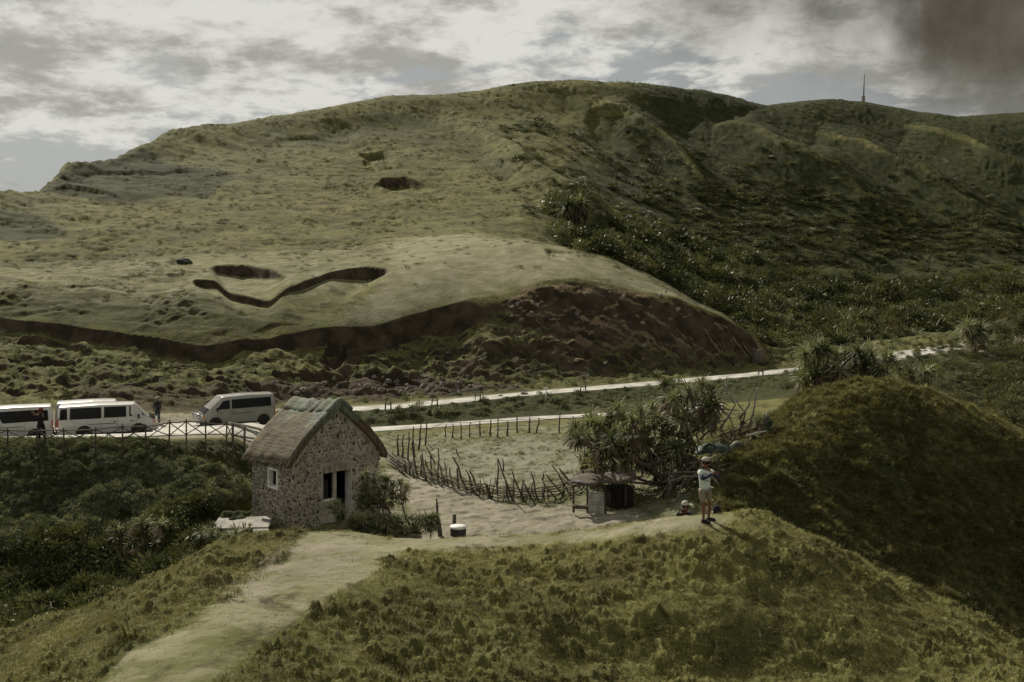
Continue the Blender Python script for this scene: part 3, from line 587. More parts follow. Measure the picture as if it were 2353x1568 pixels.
def tuft(nb, r, h, wd, droop, lean=0.0, seed=0, segs=3):
    rr = random.Random(seed); mb = MB()
    for i in range(nb):
        a = rr.uniform(0, 2*PI); q = rr.random()**0.6*r; b = (math.cos(a)*q, math.sin(a)*q, -0.04)
        el = rr.uniform(0.35, 1.35); a2 = a+rr.uniform(-.5,.5)
        blade(mb, b, (math.cos(a2)*math.cos(el)+lean*0.6, math.sin(a2)*math.cos(el)-lean*0.3, math.sin(el)), h*rr.uniform(0.6,1.25), wd*rr.uniform(.7,1.3), droop*rr.uniform(.6,1.4), segs)
    return mb
def rosette(nl, L, wd, seed, dead=0, tilt=0.0):
    rr = random.Random(seed); mb = MB()
    for i in range(nl):
        a = i*2.39996+rr.uniform(-.2,.2); el = 1.35-1.5*(i/nl)+rr.uniform(-.15,.15)
        blade(mb, (math.cos(a)*.04, math.sin(a)*.04, rr.uniform(-.05,.08)), (math.cos(a)*math.cos(el), math.sin(a)*math.cos(el), math.sin(el)), L*rr.uniform(.75,1.15), wd*rr.uniform(.8,1.2), rr.uniform(0.9,2.0), 4)
    for i in range(dead):
        a = rr.uniform(0, 2*PI); blade(mb, (math.cos(a)*.05, math.sin(a)*.05, -.1), (math.cos(a)*.6, math.sin(a)*.6, -.6), L*rr.uniform(.6,1.0), wd, 1.5, 3, 1)
    return mb
def leafball(nl, r, ll, lw, seed, flat=0.75):
    """a clump of leaves spread through a dome"""
    rr = random.Random(seed); mb = MB(); cs = [(Vector((rr.gauss(0,.45), rr.gauss(0,.45), abs(rr.gauss(0,.35)))), rr.uniform(.3,.6)) for _ in range(7)]
    for i in range(nl):
        c, q = rr.choice(cs); n = Vector((rr.gauss(0,1), rr.gauss(0,1), rr.gauss(0.25,.8))).normalized()
        p = (c+n*q*rr.uniform(.75,1.05))*r; p.z = max(p.z*flat, 0.02)
        d = (n+Vector((rr.gauss(0,.6), rr.gauss(0,.6), rr.gauss(0.1,.5)))).normalized()
        L = ll*rr.uniform(.6,1.3); s = d.cross(Vector((rr.gauss(0,1), rr.gauss(0,1), rr.gauss(0,1)))).normalized()*lw*rr.uniform(.7,1.2)/2
        mb.add([p, p+d*L*.45+s, p+d*L, p+d*L*.45-s], [(0,1,2,3)])
    return mb
P_tuft = [proto('tussock_a', tuft(44,.13,.15,.016,1.3,.2,1), M['grass']), proto('tussock_b', tuft(40,.10,.12,.016,1.1,.35,2), M['grass']), proto('tussock_c', tuft(52,.17,.20,.018,1.7,.1,3), M['grassdark'])]
def lumpy(r, h, seed, nb=46):
    rr = random.Random(seed); mb = tuft(nb, r*.8, h*.75, .026, 1.3, .25, seed, 2); ph = [rr.uniform(0, 9) for _ in range(4)]; n = 14; vs = []; fs = []; off = len(mb.v)
    for j in range(6):
        q = j/5; 
        for i in range(n):
            a = 2*PI*i/n; k = 1+.16*math.sin(a*3+ph[0]+q*3)+.12*math.sin(a*5+ph[1])+rr.uniform(-.1,.1); R_ = r*(1-q**2.2)*k+.005
            vs.append((math.cos(a)*R_+.25*r*q, math.sin(a)*R_-.25*r*q, -.05+(h+.05)*(q**.8)*(1+rr.uniform(-.12,.12))))
    for j in range(5):
        for i in range(n): fs.append((j*n+i, j*n+(i+1)%n, (j+1)*n+(i+1)%n, (j+1)*n+i))
    mb.add(vs, fs); return mb

P_short = [proto('short_a', tuft(26,.14,.05,.011,1.2,.2,31,2), M['grass']), proto('short_b', tuft(26,.14,.062,.011,1.2,.3,32,2), M['grass'])]
P_bush = [proto('bush_a', leafball(420,1.0,.34,.10,4), M['bush']), proto('bush_b', leafball(380,1.0,.30,.09,5), M['bush']), proto('bush_c', leafball(300,1.0,.26,.10,6), M['bushbrown'])]
P_ros = [proto('rosette_a', rosette(34,1.0,.075,7,6), [M['pand'], M['dead']]), proto('rosette_b', rosette(28,.9,.08,8,9), [M['pand'], M['dead']])]
P_herb = [proto('herb_a', leafball(260,.5,.13,.07,9), M['herb']), proto('herb_b', leafball(240,.45,.15,.045,10), M['herb'])]

def sample(n, u0, u1, d0, d1, dens, seed):
    """n points uniform on the ground in the fan, thinned by dens(u, d, v)"""
    r = np.random.default_rng(seed); d = np.sqrt(r.uniform(d0*d0, d1*d1, n)); u = r.uniform(u0, u1, n)
    z = TZ(u, d); v = vof(z, d); k = np.interp(0, [0], [0])
    keep = r.random(n) < dens(u, d, v); u, d, z = u[keep], d[keep], z[keep]
    return np.stack([(u-CU)/FP*d, d, z], 1), u, d, r
def gridval(A, u, d):
    i = np.clip(np.interp(d, D1, np.arange(nD)).astype(int), 0, nD-1); j = np.clip(np.interp(u, U1, np.arange(nU)).astype(int), 0, nU-1); return A[i, j]
def scatter(name, label, S, protos, smin, smax, wsel=None, tilt=0.15, zs=(.8,1.2), sfun=None):
    pts, u, d, r = S; n = len(pts)
    rot = np.stack([r.normal(0,tilt,n), r.normal(0,tilt,n), r.uniform(0,2*PI,n)], 1)
    s = r.uniform(smin, smax, n)
    if sfun is not None: s = s*sfun(u, d)
    scl = np.stack([s, s, s*r.uniform(*zs, n)], 1)
    wh = r.integers(0, len(protos), n) if wsel is None else wsel(u, d, r)
    return gn_scatter(name, pts, rot, scl, wh, protos, label)
# foreground tussocks
NZ = fbm(XG/1.6, DG/1.2, 3, 300); NZ2 = fbm(XG/6, DG/5, 3, 301)
def dn(u, d, v):
    fl = gridval(flank, u, d); pa = gridval(PATH, u, d); n = gridval(NZ, u, d)
    edge = np.exp(-(gridval(pd, u, d)/30.)**2)
    return np.clip(fl*(0.28+0.9*np.maximum(0, n)+0.35*edge), 0, 1)*(1-pa)
def szf(u, d):
    pdv = gridval(pd, u, d); lowleft = sst(1100-u, 0, 400)*sst(26-d, 0, 4)
    return 1.0+0.6*np.exp(-((pdv+22)/24.)**2)*sst(1000-u, 0, 150)+0.6*lowleft
def dshort(u, d, v): return np.clip(gridval(flank, u, d)*(1-gridval(PATH, u, d))+.10*gridval(PATH, u, d)*(gridval(NZ, u, d) > .1), 0, 1)
scatter('grass', 'short olive grass covering the slope below the path', sample(70000, -120, 2480, 17, 35, dshort, 1), P_short, .6, 1.35, tilt=.22)
def dtall(u, d, v): return np.clip(gridval(flank, u, d)*(.2+.8*gridval(NZ, u, d)), 0, 1)
scatter('tall_grass', 'scattered taller grass tufts on the foreground slope', sample(3500, -120, 2480, 17, 35, dtall, 14), P_tuft, .4, .95, tilt=.25, sfun=szf)
def dm(u, d, v):
    return np.clip(gridval(mound, u, d)*(0.62+0.6*gridval(NZ, u, d)), 0, 1)*(d < 66)
scatter('mound_grass', 'rank grass tussocks on the dark mound at the right', sample(60000, 1550, 2480, 41, 66, dm, 2), P_short+P_tuft, .9, 1.7, tilt=.25,
        wsel=lambda u, d, r: r.integers(0, 5, len(u)))
def dl(u, d, v):
    return np.clip(gridval(leftv, u, d)*(0.6+0.7*gridval(NZ, u, d)), 0, 1)*(d < 53.3)*(1-sst(polyd(u, v, [(430,1195),(490,1165),(600,1130),(700,1150),(700,1260),(560,1262),(450,1240)]), -12, 8))
scatter('undergrowth', 'dense low leafy undergrowth filling the hollow at the left', sample(42000, -120, 640, 38, 53.2, dl, 3), P_herb+P_bush[:1], .35, .8, tilt=.3,
        wsel=lambda u, d, r: np.where((r.random(len(u)) < 0.15) & (gridval(KI, u, d) < 5.6), 2, r.integers(0, 2, len(u))),
        sfun=lambda u, d: np.where(gridval(KI, u, d) > 6, .6, .95))
def dt(u, d, v):
    t = polyd(u, v, [(1275,470),(1330,455),(1450,520),(1600,555),(1900,560),(2100,560),(2500,520),(2500,860),(2230,790),(2060,800),(1830,835),(1770,800),(1700,760),(1500,640),(1350,575),(1290,560)])
    n = gridval(NZ3, u, d)
    return np.clip(sst(t, -14, 14)*(0.40+1.2*n), 0, 1)*(gridval(KI, u, d) > 14.9)
NZ3 = fbm(XG/7, DG/7, 3, 310)
scatter('thicket', 'dark pandanus and shrub thicket filling the valley behind the slip', sample(14000, 1240, 2520, 118, 215, dt, 4), P_bush+P_ros, .7, 1.9, tilt=.2, zs=(.8,1.4), sfun=lambda u, d: .75+1.1*np.clip(gridval(fbm(XG/9, DG/9, 2, 311), u, d)+.2, 0, 1),
        wsel=lambda u, d, r: np.where(r.random(len(u)) < 0.5, 3+r.integers(0, 2, len(u)), np.where(r.random(len(u)) < .12, 2, r.integers(0, 2, len(u)))))
def df(u, d, v):
    t = polyd(u, v, [(1420,500),(1500,440),(1700,420),(1900,440),(2100,480),(2400,520),(2400,600),(1900,600),(1600,580)])
    return np.clip((sst(t, -30, 30)+0.12)*(0.6+gridval(NZ3, u, d)), 0, 1)*(gridval(KI, u, d) > 16.5)*(d < 282)*(u > 1150)
scatter('scrub', 'brown and green scrub on the far slope at the right', sample(20000, 1000, 2520, 175, 330, df, 5), P_bush, .6, 1.6, tilt=.2, zs=(.35,.7),
        wsel=lambda u, d, r: np.where(r.random(len(u)) < .4, 2, r.integers(0, 2, len(u))))
def dh(u, d, v):
    k = gridval(KI, u, d); b = ((k > 9.25) & (k < 9.98) & (u > 640)) | ((k > 11.3) & (k < 13.0))
    return np.clip(b*(0.25+0.9*gridval(NZ, u, d)), 0, 1)*(gridval(A_soil, u, d) < .5)
scatter('weeds', 'weeds and coarse grass on the banks beside the road', sample(26000, -120, 2400, 70, 140, dh, 6), P_tuft+[P_herb[0]], .5, 1.2, tilt=.25)
def dr(u, d, v):
    k = gridval(KI, u, d); return np.clip((k > 14.2)*(k < 20)*(0.04+0.75*np.maximum(0, gridval(NZ2, u, d)-.02)*gridval(rough_m, u, d)), 0, 1)
scatter('hill_tussocks', 'scattered dark tussocks on the open hillside', sample(70000, -120, 2300, 98, 330, dr, 7), [P_tuft[2]], 1.2, 2.6, tilt=.25, zs=(.4,.8))
def dmr(u, d, v):
    k = gridval(KI, u, d); return np.clip((k > 8.05)*(k < 13)*sst(u, 2050, 2250)*(.7+gridval(NZ, u, d)), 0, 1)
scatter('bank_scrub', 'dark low scrub on the slope at the right edge', sample(6000, 2000, 2500, 61, 145, dmr, 8), P_bush+P_tuft, .35, 1.1, tilt=.25, sfun=lambda u, d: .45+.55*sst(u, 2240, 2330))
def dp(u, d, v):
    return np.clip(gridval(plat, u, d)*(gridval(A_sand, u, d) < .4)*(.15+.6*gridval(NZ, u, d)), 0, 1)*(d > 45)
scatter('pasture', 'short grass and herbs around the paddock', sample(14000, 560, 1620, 45, 76, dp, 9), P_tuft, .5, 1.1, tilt=.2)
# ------------------------------------------------------------------ roads
def strip(name, label, u0, u1, fa, fb, m, dz=0.05, nu=160, nv=5, rails=False):
    us = np.linspace(u0, u1, nu); vs = []; fs = []
    for i, u in enumerate(us):
        a, b = float(np.interp(u, U1, fa)), float(np.interp(u, U1, fb))
        for k in range(nv+1):
            d = a+(b-a)*k/nv; vs.append(G(u, d, dz))
        vs.append(G(u, a-0.03, dz-0.25)); vs.append(G(u, b+0.03, dz-0.25))
    n = nv+3
    for i in range(nu-1):
        for k in range(nv): fs.append((i*n+k, (i+1)*n+k, (i+1)*n+k+1, i*n+k+1))
        fs.append((i*n+nv+1, (i+1)*n+nv+1, (i+1)*n, i*n)); fs.append((i*n+nv, (i+1)*n+nv, (i+1)*n+nv+2, i*n+nv+2))
    mb = MB(); mb.add(vs, fs); o = mb.build(name, m); tag(o, label, None, None, 'structure'); return o
strip('road', 'pale concrete upper road running up to the right past the landslip', 640, 2232, KD[10]+0.05, np.maximum(KD[11]-0.1, KD[10]+2.2), M['concrete'])
strip('lower_road', 'pale concrete lower road behind the stick paddock', 625, 1660, KD[8], KD[9], M['concrete'])
strip('parking_area', 'pale concrete parking area under the vans', -140, 640, KD[7]+0.9, KD[9], M['concrete'], 0.05, 120, 14)

# ------------------------------------------------------------------ stone house
PHI = math.radians(42); HW, HL, WALL, APEX, TH = 4.51, 3.49, 3.2, 5.15, 0.45
house = empty('stone_house', ((672-CU)/FP*46.5, 46.5, 0.0), PHI)
tag(house, 'small stone house with a mossy thatched gable roof and a dark doorway', 'house')
house.location.z = -0.05
DX0, DX1, DXM, DZT, DZS = 1.53, 2.95, 2.18, 2.42, 1.15
WY0, WY1, WZ0, WZ1 = 1.25, 1.90, 1.80, 2.50
mb = MB()
def quad(a, b, c, d, mi=0): mb.add([a, b, c, d], [(0,1,2,3)], mi)
B0 = -0.9
quad((0,0,B0),(DX0,0,B0),(DX0,0,WALL),(0,0,WALL)); quad((DX1,0,B0),(HW,0,B0),(HW,0,WALL),(DX1,0,WALL))
quad((DX0,0,B0),(DXM-.09,0,B0),(DXM-.09,0,DZS),(DX0,0,DZS)); quad((DX0,0,DZT),(DX1,0,DZT),(DX1,0,WALL),(DX0,0,WALL)); quad((DXM-.09,0,B0),(DX1,0,B0),(DX1,0,0.1),(DXM-.09,0,0.1))
mb.add([(0,0,WALL),(HW,0,WALL),(HW/2,0,APEX)], [(0,1,2)])
quad((0,HL,B0),(0,WY1,B0),(0,WY1,WALL),(0,HL,WALL)); quad((0,WY0,B0),(0,0,B0),(0,0,WALL),(0,WY0,WALL)); quad((0,WY1,B0),(0,WY0,B0),(0,WY0,WZ0),(0,WY1,WZ0)); quad((0,WY1,WZ1),(0,WY0,WZ1),(0,WY0,WALL),(0,WY1,WALL))
quad((HW,0,B0),(HW,HL,B0),(HW,HL,WALL),(HW,0,WALL)); quad((HW,HL,B0),(0,HL,B0),(0,HL,WALL),(HW,HL,WALL)); mb.add([(0,HL,WALL),(HW,HL,WALL),(HW/2,HL,APEX)], [(0,1,2)])
quad((DX0,0,DZS),(DXM-.09,0,DZS),(DXM-.09,TH,DZS),(DX0,TH,DZS)); quad((DX0,0,DZT),(DX0,TH,DZT),(DX1,TH,DZT),(DX1,0,DZT))
mb.build('wall', M['mortar'], house)
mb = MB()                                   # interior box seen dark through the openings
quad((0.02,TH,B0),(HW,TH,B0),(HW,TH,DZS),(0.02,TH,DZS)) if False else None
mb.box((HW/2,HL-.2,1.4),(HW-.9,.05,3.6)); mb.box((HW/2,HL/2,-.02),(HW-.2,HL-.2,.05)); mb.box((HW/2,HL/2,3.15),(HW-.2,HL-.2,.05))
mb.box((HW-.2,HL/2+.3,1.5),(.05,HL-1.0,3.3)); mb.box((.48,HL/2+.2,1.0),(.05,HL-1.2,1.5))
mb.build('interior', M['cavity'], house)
mb = MB(); mb.box((DX1+.012,TH/2,1.25),(.03,TH,2.35)); mb.build('door_jamb', M['plaster'], house)
mb = MB(); mb.box((DX0-.012,TH/2,1.78),(.03,TH,1.27)); mb.build('door_jamb', M['plaster'], house)
mb = MB(); mb.box((DXM,.14,1.2),(.17,.12,2.42)); mb.build('door_post', M['mortar'], house)
mb = MB(); mb.box(((DX0+DXM)/2,.05,DZS+.03),(DXM-DX0-.1,.16,.07)); mb.build('window_sill', M['plaster'], house)
mb = MB(); mb.box((DX0+.20,.20,1.62),(.34,.03,.86)); mb.build('shutter', M['cavity'], house)
for k in range(5):
    mb = MB(); xc = DX0+.02+(k+.5)*(DX1-DX0-.04)/5; arch = .05*(1-((k-2)/2.3)**2)
    mb.box((xc,-.03,DZT+.10+arch),(.255,.09,.30+arch), (0,math.radians((k-2)*4),0)); mb.build('lintel_stone', M['lintel'], house, bevel=.015)
mb = MB()
wf = [((-.02,WY0-.05,(WZ0+WZ1)/2),(.1,.1,WZ1-WZ0+.2)),((-.02,WY1+.05,(WZ0+WZ1)/2),(.1,.1,WZ1-WZ0+.2)),((-.02,(WY0+WY1)/2,WZ1+.05),(.098,WY1-WY0,.1)),((-.02,(WY0+WY1)/2,WZ0-.05),(.098,WY1-WY0,.1))]
for c, s in wf: mb.box(c, s)
mb.box((.09,WY1-.012,(WZ0+WZ1)/2),(.14,.03,WZ1-WZ0-.01)); mb.box((.09,(WY0+WY1)/2,WZ0+.012),(.14,WY1-WY0-.05,.03))
win = mb.build('window_frame', M['plaster'], house, bevel=.012)
mb = MB(); mb.box((.19,(WY0+WY1)/2,(WZ0+WZ1)/2),(.03,WY1-WY0-.02,WZ1-WZ0)); mb.build('pane', M['cavity'], win)
# field stones proud of the mortar
stone_me = []
for k in range(7):
    r2 = random.Random(50+k); s = MB(); n = 7; vs = []
    rr_ = [r2.uniform(.78,1.15) for _ in range(n)]
    for j, (q, h) in enumerate(((1.0,0.0),(0.92,.55),(0.5,.95))):
        for i in range(n):
            a = 2*PI*i/n; vs.append((math.cos(a)*q*rr_[i]*r2.uniform(.93,1.07), math.sin(a)*q*rr_[i]*.85*r2.uniform(.93,1.07), h*r2.uniform(.85,1.1)))
    vs.append((0,0,1.0)); fs = [(j*n+i, j*n+(i+1)%n, (j+1)*n+(i+1)%n, (j+1)*n+i) for j in range(2) for i in range(n)]+[(2*n+i, 2*n+(i+1)%n, 3*n) for i in range(n)]
    s.add(vs, fs); stone_me.append(s)
me_l = [s.mesh('stone', M['rubble'], True) for s in stone_me]; me_d = [s.mesh('stone_dark', M['rubble_dark'], True) for s in stone_me]
spots = []
r3 = random.Random(77)
def face_spots(wid, hfun, holes, place, step=.185):
    z = -.02; row = 0
    while z < APEX:
        x = .06+(row%2)*step*.5
        while x < wid-.05:
            px, pz = x+r3.uniform(-.045,.045), z+r3.uniform(-.04,.04)
            s = step*.5*r3.choice([.55,.7,.82,.95,1.0])
            if pz+.05 < hfun(px) and not any(a-.1 < px < b+.1 and c-.1 < pz < d_+.1 for a, b, c, d_ in holes): spots.append((place(px, pz), s))
            x += step*r3.uniform(.9,1.1)
        z += step*.84; row += 1
face_spots(HW, lambda x: WALL+(APEX-WALL)*(1-abs(x-HW/2)/(HW/2))-.1, [(DX0-.02,DX1+.02,DZS-2,DZT+.3)], lambda x, z: ((x,-.0,z), (PI/2,0,0)))
ng_ = len(spots)
face_spots(HL, lambda y: WALL, [(WY0-.02,WY1+.02,WZ0-.02,WZ1+.02)], lambda y, z: ((0,y,z), (PI/2,0,-PI/2)))
order = list(range(len(spots))); r3.shuffle(order); order.sort(key=lambda i: 0 if i < ng_ and spots[i][1] > .07 else 1)
rest = MB()
for n_, i in enumerate(order):
    (loc, rot), s = spots[i]; k = r3.randrange(7); spin = r3.uniform(0, 2*PI)
    R = (Euler(rot).to_matrix() @ Matrix.Rotation(spin, 3, 'Z')); sc_ = (s*r3.uniform(.95,1.25), s*r3.uniform(.75,.95), r3.uniform(.03,.055)); dark = r3.random() < .12
    if n_ < 296:
        o = mesh_obj('stone', (me_d if dark else me_l)[k], house); o.location = loc; o.rotation_euler = R.to_euler(); o.scale = sc_
    else:
        rest.add([R@Vector((v[0]*sc_[0], v[1]*sc_[1], v[2]*sc_[2]))+Vector(loc) for v in stone_me[k].v], stone_me[k].f, 1 if dark else 0)
o = rest.build('small_stones', [M['rubble'], M['rubble_dark']], house, smooth=False); tag(o, None, None, None, 'stuff')
# thatched roof: two thick sagging slopes
def slope(sgn):
    nu, nv = 26, 20; vs = []; fs = []; T2 = .30
    for side in (0, 1):
        for i in range(nu+1):
            for j in range(nv+1):
                y = -.28+(HL+.5)*i/nu; t = j/nv
                ex = -.34 if sgn < 0 else HW+.30; ez = WALL-.16-(.28 if sgn < 0 else 0)*(i/nu)**1.0-(.22 if sgn > 0 else 0)
                x = HW/2+(ex-HW/2)*t; rz = APEX+.30-.30*(i/nu)-.10*math.sin(PI*i/nu)
                z = rz+(ez-rz)*t+.16*math.sin(PI*t)-.05*math.sin(2*PI*t)
                nz = .035*float(fbm(np.array(x*3.1+sgn*9), np.array(y*2.3), 3, 5))+.02*float(pn(np.array(x*2), np.array(y*9), 6))
                edge = .10*float(fbm(np.array(y*2.7), np.array(sgn*3.), 3, 8)) if j == nv else 0
                if side == 0: vs.append((x+sgn*edge, y+(.05*float(pn(np.array(t*9.), np.array(sgn*1.), 3)) if i == 0 else 0), z+T2*.6*(1-.35*(t > .98))+nz))
                else: vs.append((x-sgn*.1, y, z-T2*.45))
    m_ = (nu+1)*(nv+1); q = lambda i, j, s=0: s*m_+i*(nv+1)+j
    for i in range(nu):
        for j in range(nv): fs.append((q(i,j),q(i+1,j),q(i+1,j+1),q(i,j+1))); fs.append((q(i,j,1),q(i,j+1,1),q(i+1,j+1,1),q(i+1,j,1)))
        fs.append((q(i,nv),q(i+1,nv),q(i+1,nv,1),q(i,nv,1)))
    for j in range(nv): fs.append((q(0,j),q(0,j+1),q(0,j+1,1),q(0,j,1))); fs.append((q(nu,j+1),q(nu,j),q(nu,j,1),q(nu,j+1,1)))
    b = MB(); b.add(vs, fs); return b.build('roof_slope', M['thatch'], house, smooth=False, fixn=True)
for sg in (-1, 1):
    o = slope(sg); o.data.polygons.foreach_set('use_smooth', [True]*len(o.data.polygons))
# ridge cover with rolls laid over it
mb = MB(); nn = 34; vs = []; fs = []
for i in range(nn+1):
    y = -.32+(HL+.52)*i/nn; rz = APEX+.43-.30*(i/nn)-.10*math.sin(PI*i/nn)+.055*math.sin(i*1.05+.8*math.sin(i*.5))*(1 if i < 22 else .25)+.015*random.random()
    for k in range(9):
        a = (k-4)/4; x = HW/2+a*.62; vs.append((x, y, rz+.06-abs(a)**1.3*.50))
    for k in range(9):
        a = (k-4)/4; vs.append((HW/2+a*.56, y, rz-.06-abs(a)**1.3*.50))
for i in range(nn):
    for k in range(8): fs.append((i*18+k,(i+1)*18+k,(i+1)*18+k+1,i*18+k+1))
    fs.append((i*18,i*18+9,(i+1)*18+9,(i+1)*18)); fs.append((i*18+8,(i+1)*18+8,(i+1)*18+17,i*18+17))
for k in range(8): fs.append((k,k+1,k+10,k+9)); fs.append((nn*18+k,nn*18+k+9,nn*18+k+10,nn*18+k+1))
mb.add(vs, fs); rc = mb.build('ridge_cap', M['thatch'], house, smooth=True)
# straw fringe on the gable and eave edges
mb = MB(); r4 = random.Random(5)
for sg in (-1, 1):
    for k in range(260):
        t = r4.random(); ex = -.34 if sg < 0 else HW+.30; ez = WALL-.16-(.22 if sg > 0 else 0); rz = APEX+.30
        x = HW/2+(ex-HW/2)*t; z = rz+(ez-rz)*t+.16*math.sin(PI*t)+r4.uniform(-.1,.12)
        blade(mb, (x,-.26,z), (sg*.7,-.5,-.25), r4.uniform(.08,.2), .02, .6, 2)
for k in range(170):
    t = r4.random(); blade(mb, (-.36,-.28+(HL+.5)*t,WALL-.14-.28*t+r4.uniform(-.06,.12)), (-.7,r4.uniform(-.3,.3),-.6), r4.uniform(.08,.2), .02, .6, 2)
mb.build('straw_fringe', M['thatch'], house)

# slab terrace left of the house
sb = empty('concrete_slab', (0,0,0)); tag(sb, 'weathered concrete slab on a low block base left of the stone house', 'slab')
c0 = W(545, 1208, 45.5)
mb = MB(); mb.box(c0+Vector((.1,.6,-.08)), (2.3,1.9,.16), (0,0,.12)); mb.build('slab_top', M['dirtyconc'], sb, bevel=.02)
mb = MB(); mb.box(c0+Vector((.15,.75,-.56)), (1.9,1.6,.8), (0,0,.12)); mb.build('base', M['rubble_dark'], sb, bevel=.02)
c1 = W(600, 1222, 44.9)
mb = MB(); mb.box(c1, (.62,.5,.07), (.12,.05,.3)); mb.box(c1+Vector((0,.03,-.3)), (.45,.4,.5), (0,0,.3), 1)
tag(mb.build('stone_step', [M['dirtyconc'], M['rubble_dark']], None, bevel=.012), 'small pale flat step beside the slab and house corner', 'step')

# ------------------------------------------------------------------ pandanus trees
def bez(a, b, sag, n=5):
    a, b = Vector(a), Vector(b); o = []
    for i in range(n+1):
        t = i/n; p = a.lerp(b, t); p += Vector((random.uniform(-.04,.04), random.uniform(-.04,.04), -sag*math.sin(PI*t)))*(1 if 0 < i < n else 0)*((b-a).length); o.append(p)
    return o
ros_me = {}
def get_ros(kind, L):
    k = (kind, round(L, 2))
    if k not in ros_me:
        nl, wd, dead = {'a': (58,.105,4), 'b': (44,.11,22), 'c': (22,.10,46), 'h': (20,.17,0)}[kind]
        ros_me[k] = rosette(nl, L, wd*L/.9, 20+len(ros_me), dead).mesh('leaf_rosette', [M['pand'], M['dead']])
    return ros_me[k]
def pandanus(name, label, cat, nodes, links, heads, L, kinds='aab', tr=.10, group=None):
    """nodes: branch joints; links: (i, j) limbs; heads: leaf crowns (u, v, d), each joined to its nearest joint"""
    root = empty(name, nodes[0]); tag(root, label, cat, group); inv = -Vector(nodes[0])
    mb = MB()
    for k, (i, j) in enumerate(links):
        r_ = tr*(1-.07*k**.7); mb.tube([p+inv for p in bez(nodes[i], nodes[j], .12)], [r_*(1-.35*t/5) for t in range(6)], 7)
    mb.build('trunk', M['bark'], root, smooth=True)
    mb = MB()
    for h in heads:
        p = W(*h[:3]); lim = [n for n in nodes[1:] if (n-p).length > .3] or nodes
        q = min(lim, key=lambda n: (n-p).length+(1.5 if n.z > p.z else 0))
        mb.tube([x+inv for x in bez(q, p, .08)], [tr*.5*(1-.4*t/5) for t in range(6)], 5)
    mb.build('branches', M['bark'], root, smooth=True)
    for n_, h in enumerate(heads):
        p = W(*h[:3]); kd = random.choice(kinds) if len(h) < 4 else h[3]
        o = mesh_obj('leaf_rosette', get_ros(kd, L), root); o.location = p+inv
        o.rotation_euler = (random.gauss(0,.35), random.gauss(0,.35), random.uniform(0, 2*PI)); s = random.uniform(.8,1.25); o.scale = (s,s,s*random.uniform(.85,1.1))
    return root
random.seed(31)
b = Vector
# large tree right of the paddock
HB = [(1335,985),(1360,960),(1328,1012),(1345,1045),(1378,1062),(1368,1012),(1395,985),(1402,950),(1422,1032),(1440,968),(1452,1002),(1432,1068),(1470,938),(1482,980),(1492,1022),(1510,955),(1522,1000),(1530,925),
 (1542,978),(1552,1030),(1560,900),(1575,950),(1582,1002),(1600,930),(1612,972),(1592,1040),(1525,872),(1582,880),(1612,866),(1634,878),(1640,910),(1472,1052),(1502,1072),(1545,1068),(1628,950),(1385,1036),(1412,1078),(1355,1072),
 (1456,1035),(1420,940),(1350,1000),(1392,1010),(1463,965),(1500,940),(1555,940),(1405,1000),(1535,1048),(1620,915),(1480,1010),(1435,1000),(1510,1030),(1565,1020),(1380,980),(1600,895),(1545,905),(1495,965),(1590,960),(1640,935)]
heads = []
HB += [(u+random.uniform(-16,16), v+random.uniform(-12,18)) for u, v in HB if v > 930]
for u, v in HB:
    low = v > 990+(u-1340)*.02; heads.append((u, v+(16 if v < 935 else 4)+random.uniform(-6,6), random.uniform(51.2,56.5), random.choice('cccb') if low else random.choice('aabb')))
nd = [G(1545,52.8,-.1), W(1540,1110,52.8), W(1500,1070,52.4), W(1450,1050,52.5), W(1400,1030,53), W(1570,1060,53.5), W(1560,1000,54), W(1520,980,54), W(1600,960,54.5), W(1590,910,55), W(1480,1000,53.5), W(1620,900,55)]
pandanus('pandanus_tree', 'big shaggy pandanus tree spreading over the paddock fence, brown dead leaves hanging below', 'tree', nd,
         [(0,1),(1,2),(2,3),(3,4),(1,5),(5,6),(6,7),(6,8),(8,9),(2,10),(8,11)], heads, .76, tr=.16)
# tangle of bare limbs and props under it
tg = empty('fallen_branches', G(1600,51)); tag(tg, 'tangle of bare grey limbs sprawling under the big pandanus tree', 'branches'); inv = -tg.location
rb = random.Random(3)
for k in range(26):
    u0, u1 = rb.uniform(1480,1660), rb.uniform(1500,1700); v0, v1 = rb.uniform(1060,1165), rb.uniform(1030,1120); d0, d1 = rb.uniform(49.5,53), rb.uniform(49.5,53)
    p0, p1 = W(u0,v0,d0), W(u1,v1,d1); p0.z = max(p0.z, float(TZ(u0,d0))+.02)
    mid = (p0+p1)/2+Vector((rb.uniform(-.3,.3), rb.uniform(-.3,.3), rb.uniform(-.1,.55)))
    mb = MB(); mb.tube([p0+inv,(p0*.6+mid*.4)+inv+Vector((0,0,.1)),mid+inv,(p1*.6+mid*.4)+inv,p1+inv], [.055,.05,.045,.035,.02], 6); mb.build('limb', M['greywood'], tg, smooth=True)
dg = empty('dead_branches', G(1720,56)); tag(dg, 'leafless crooked branches standing between the pandanus tree and the mound', 'branches'); inv = -dg.location
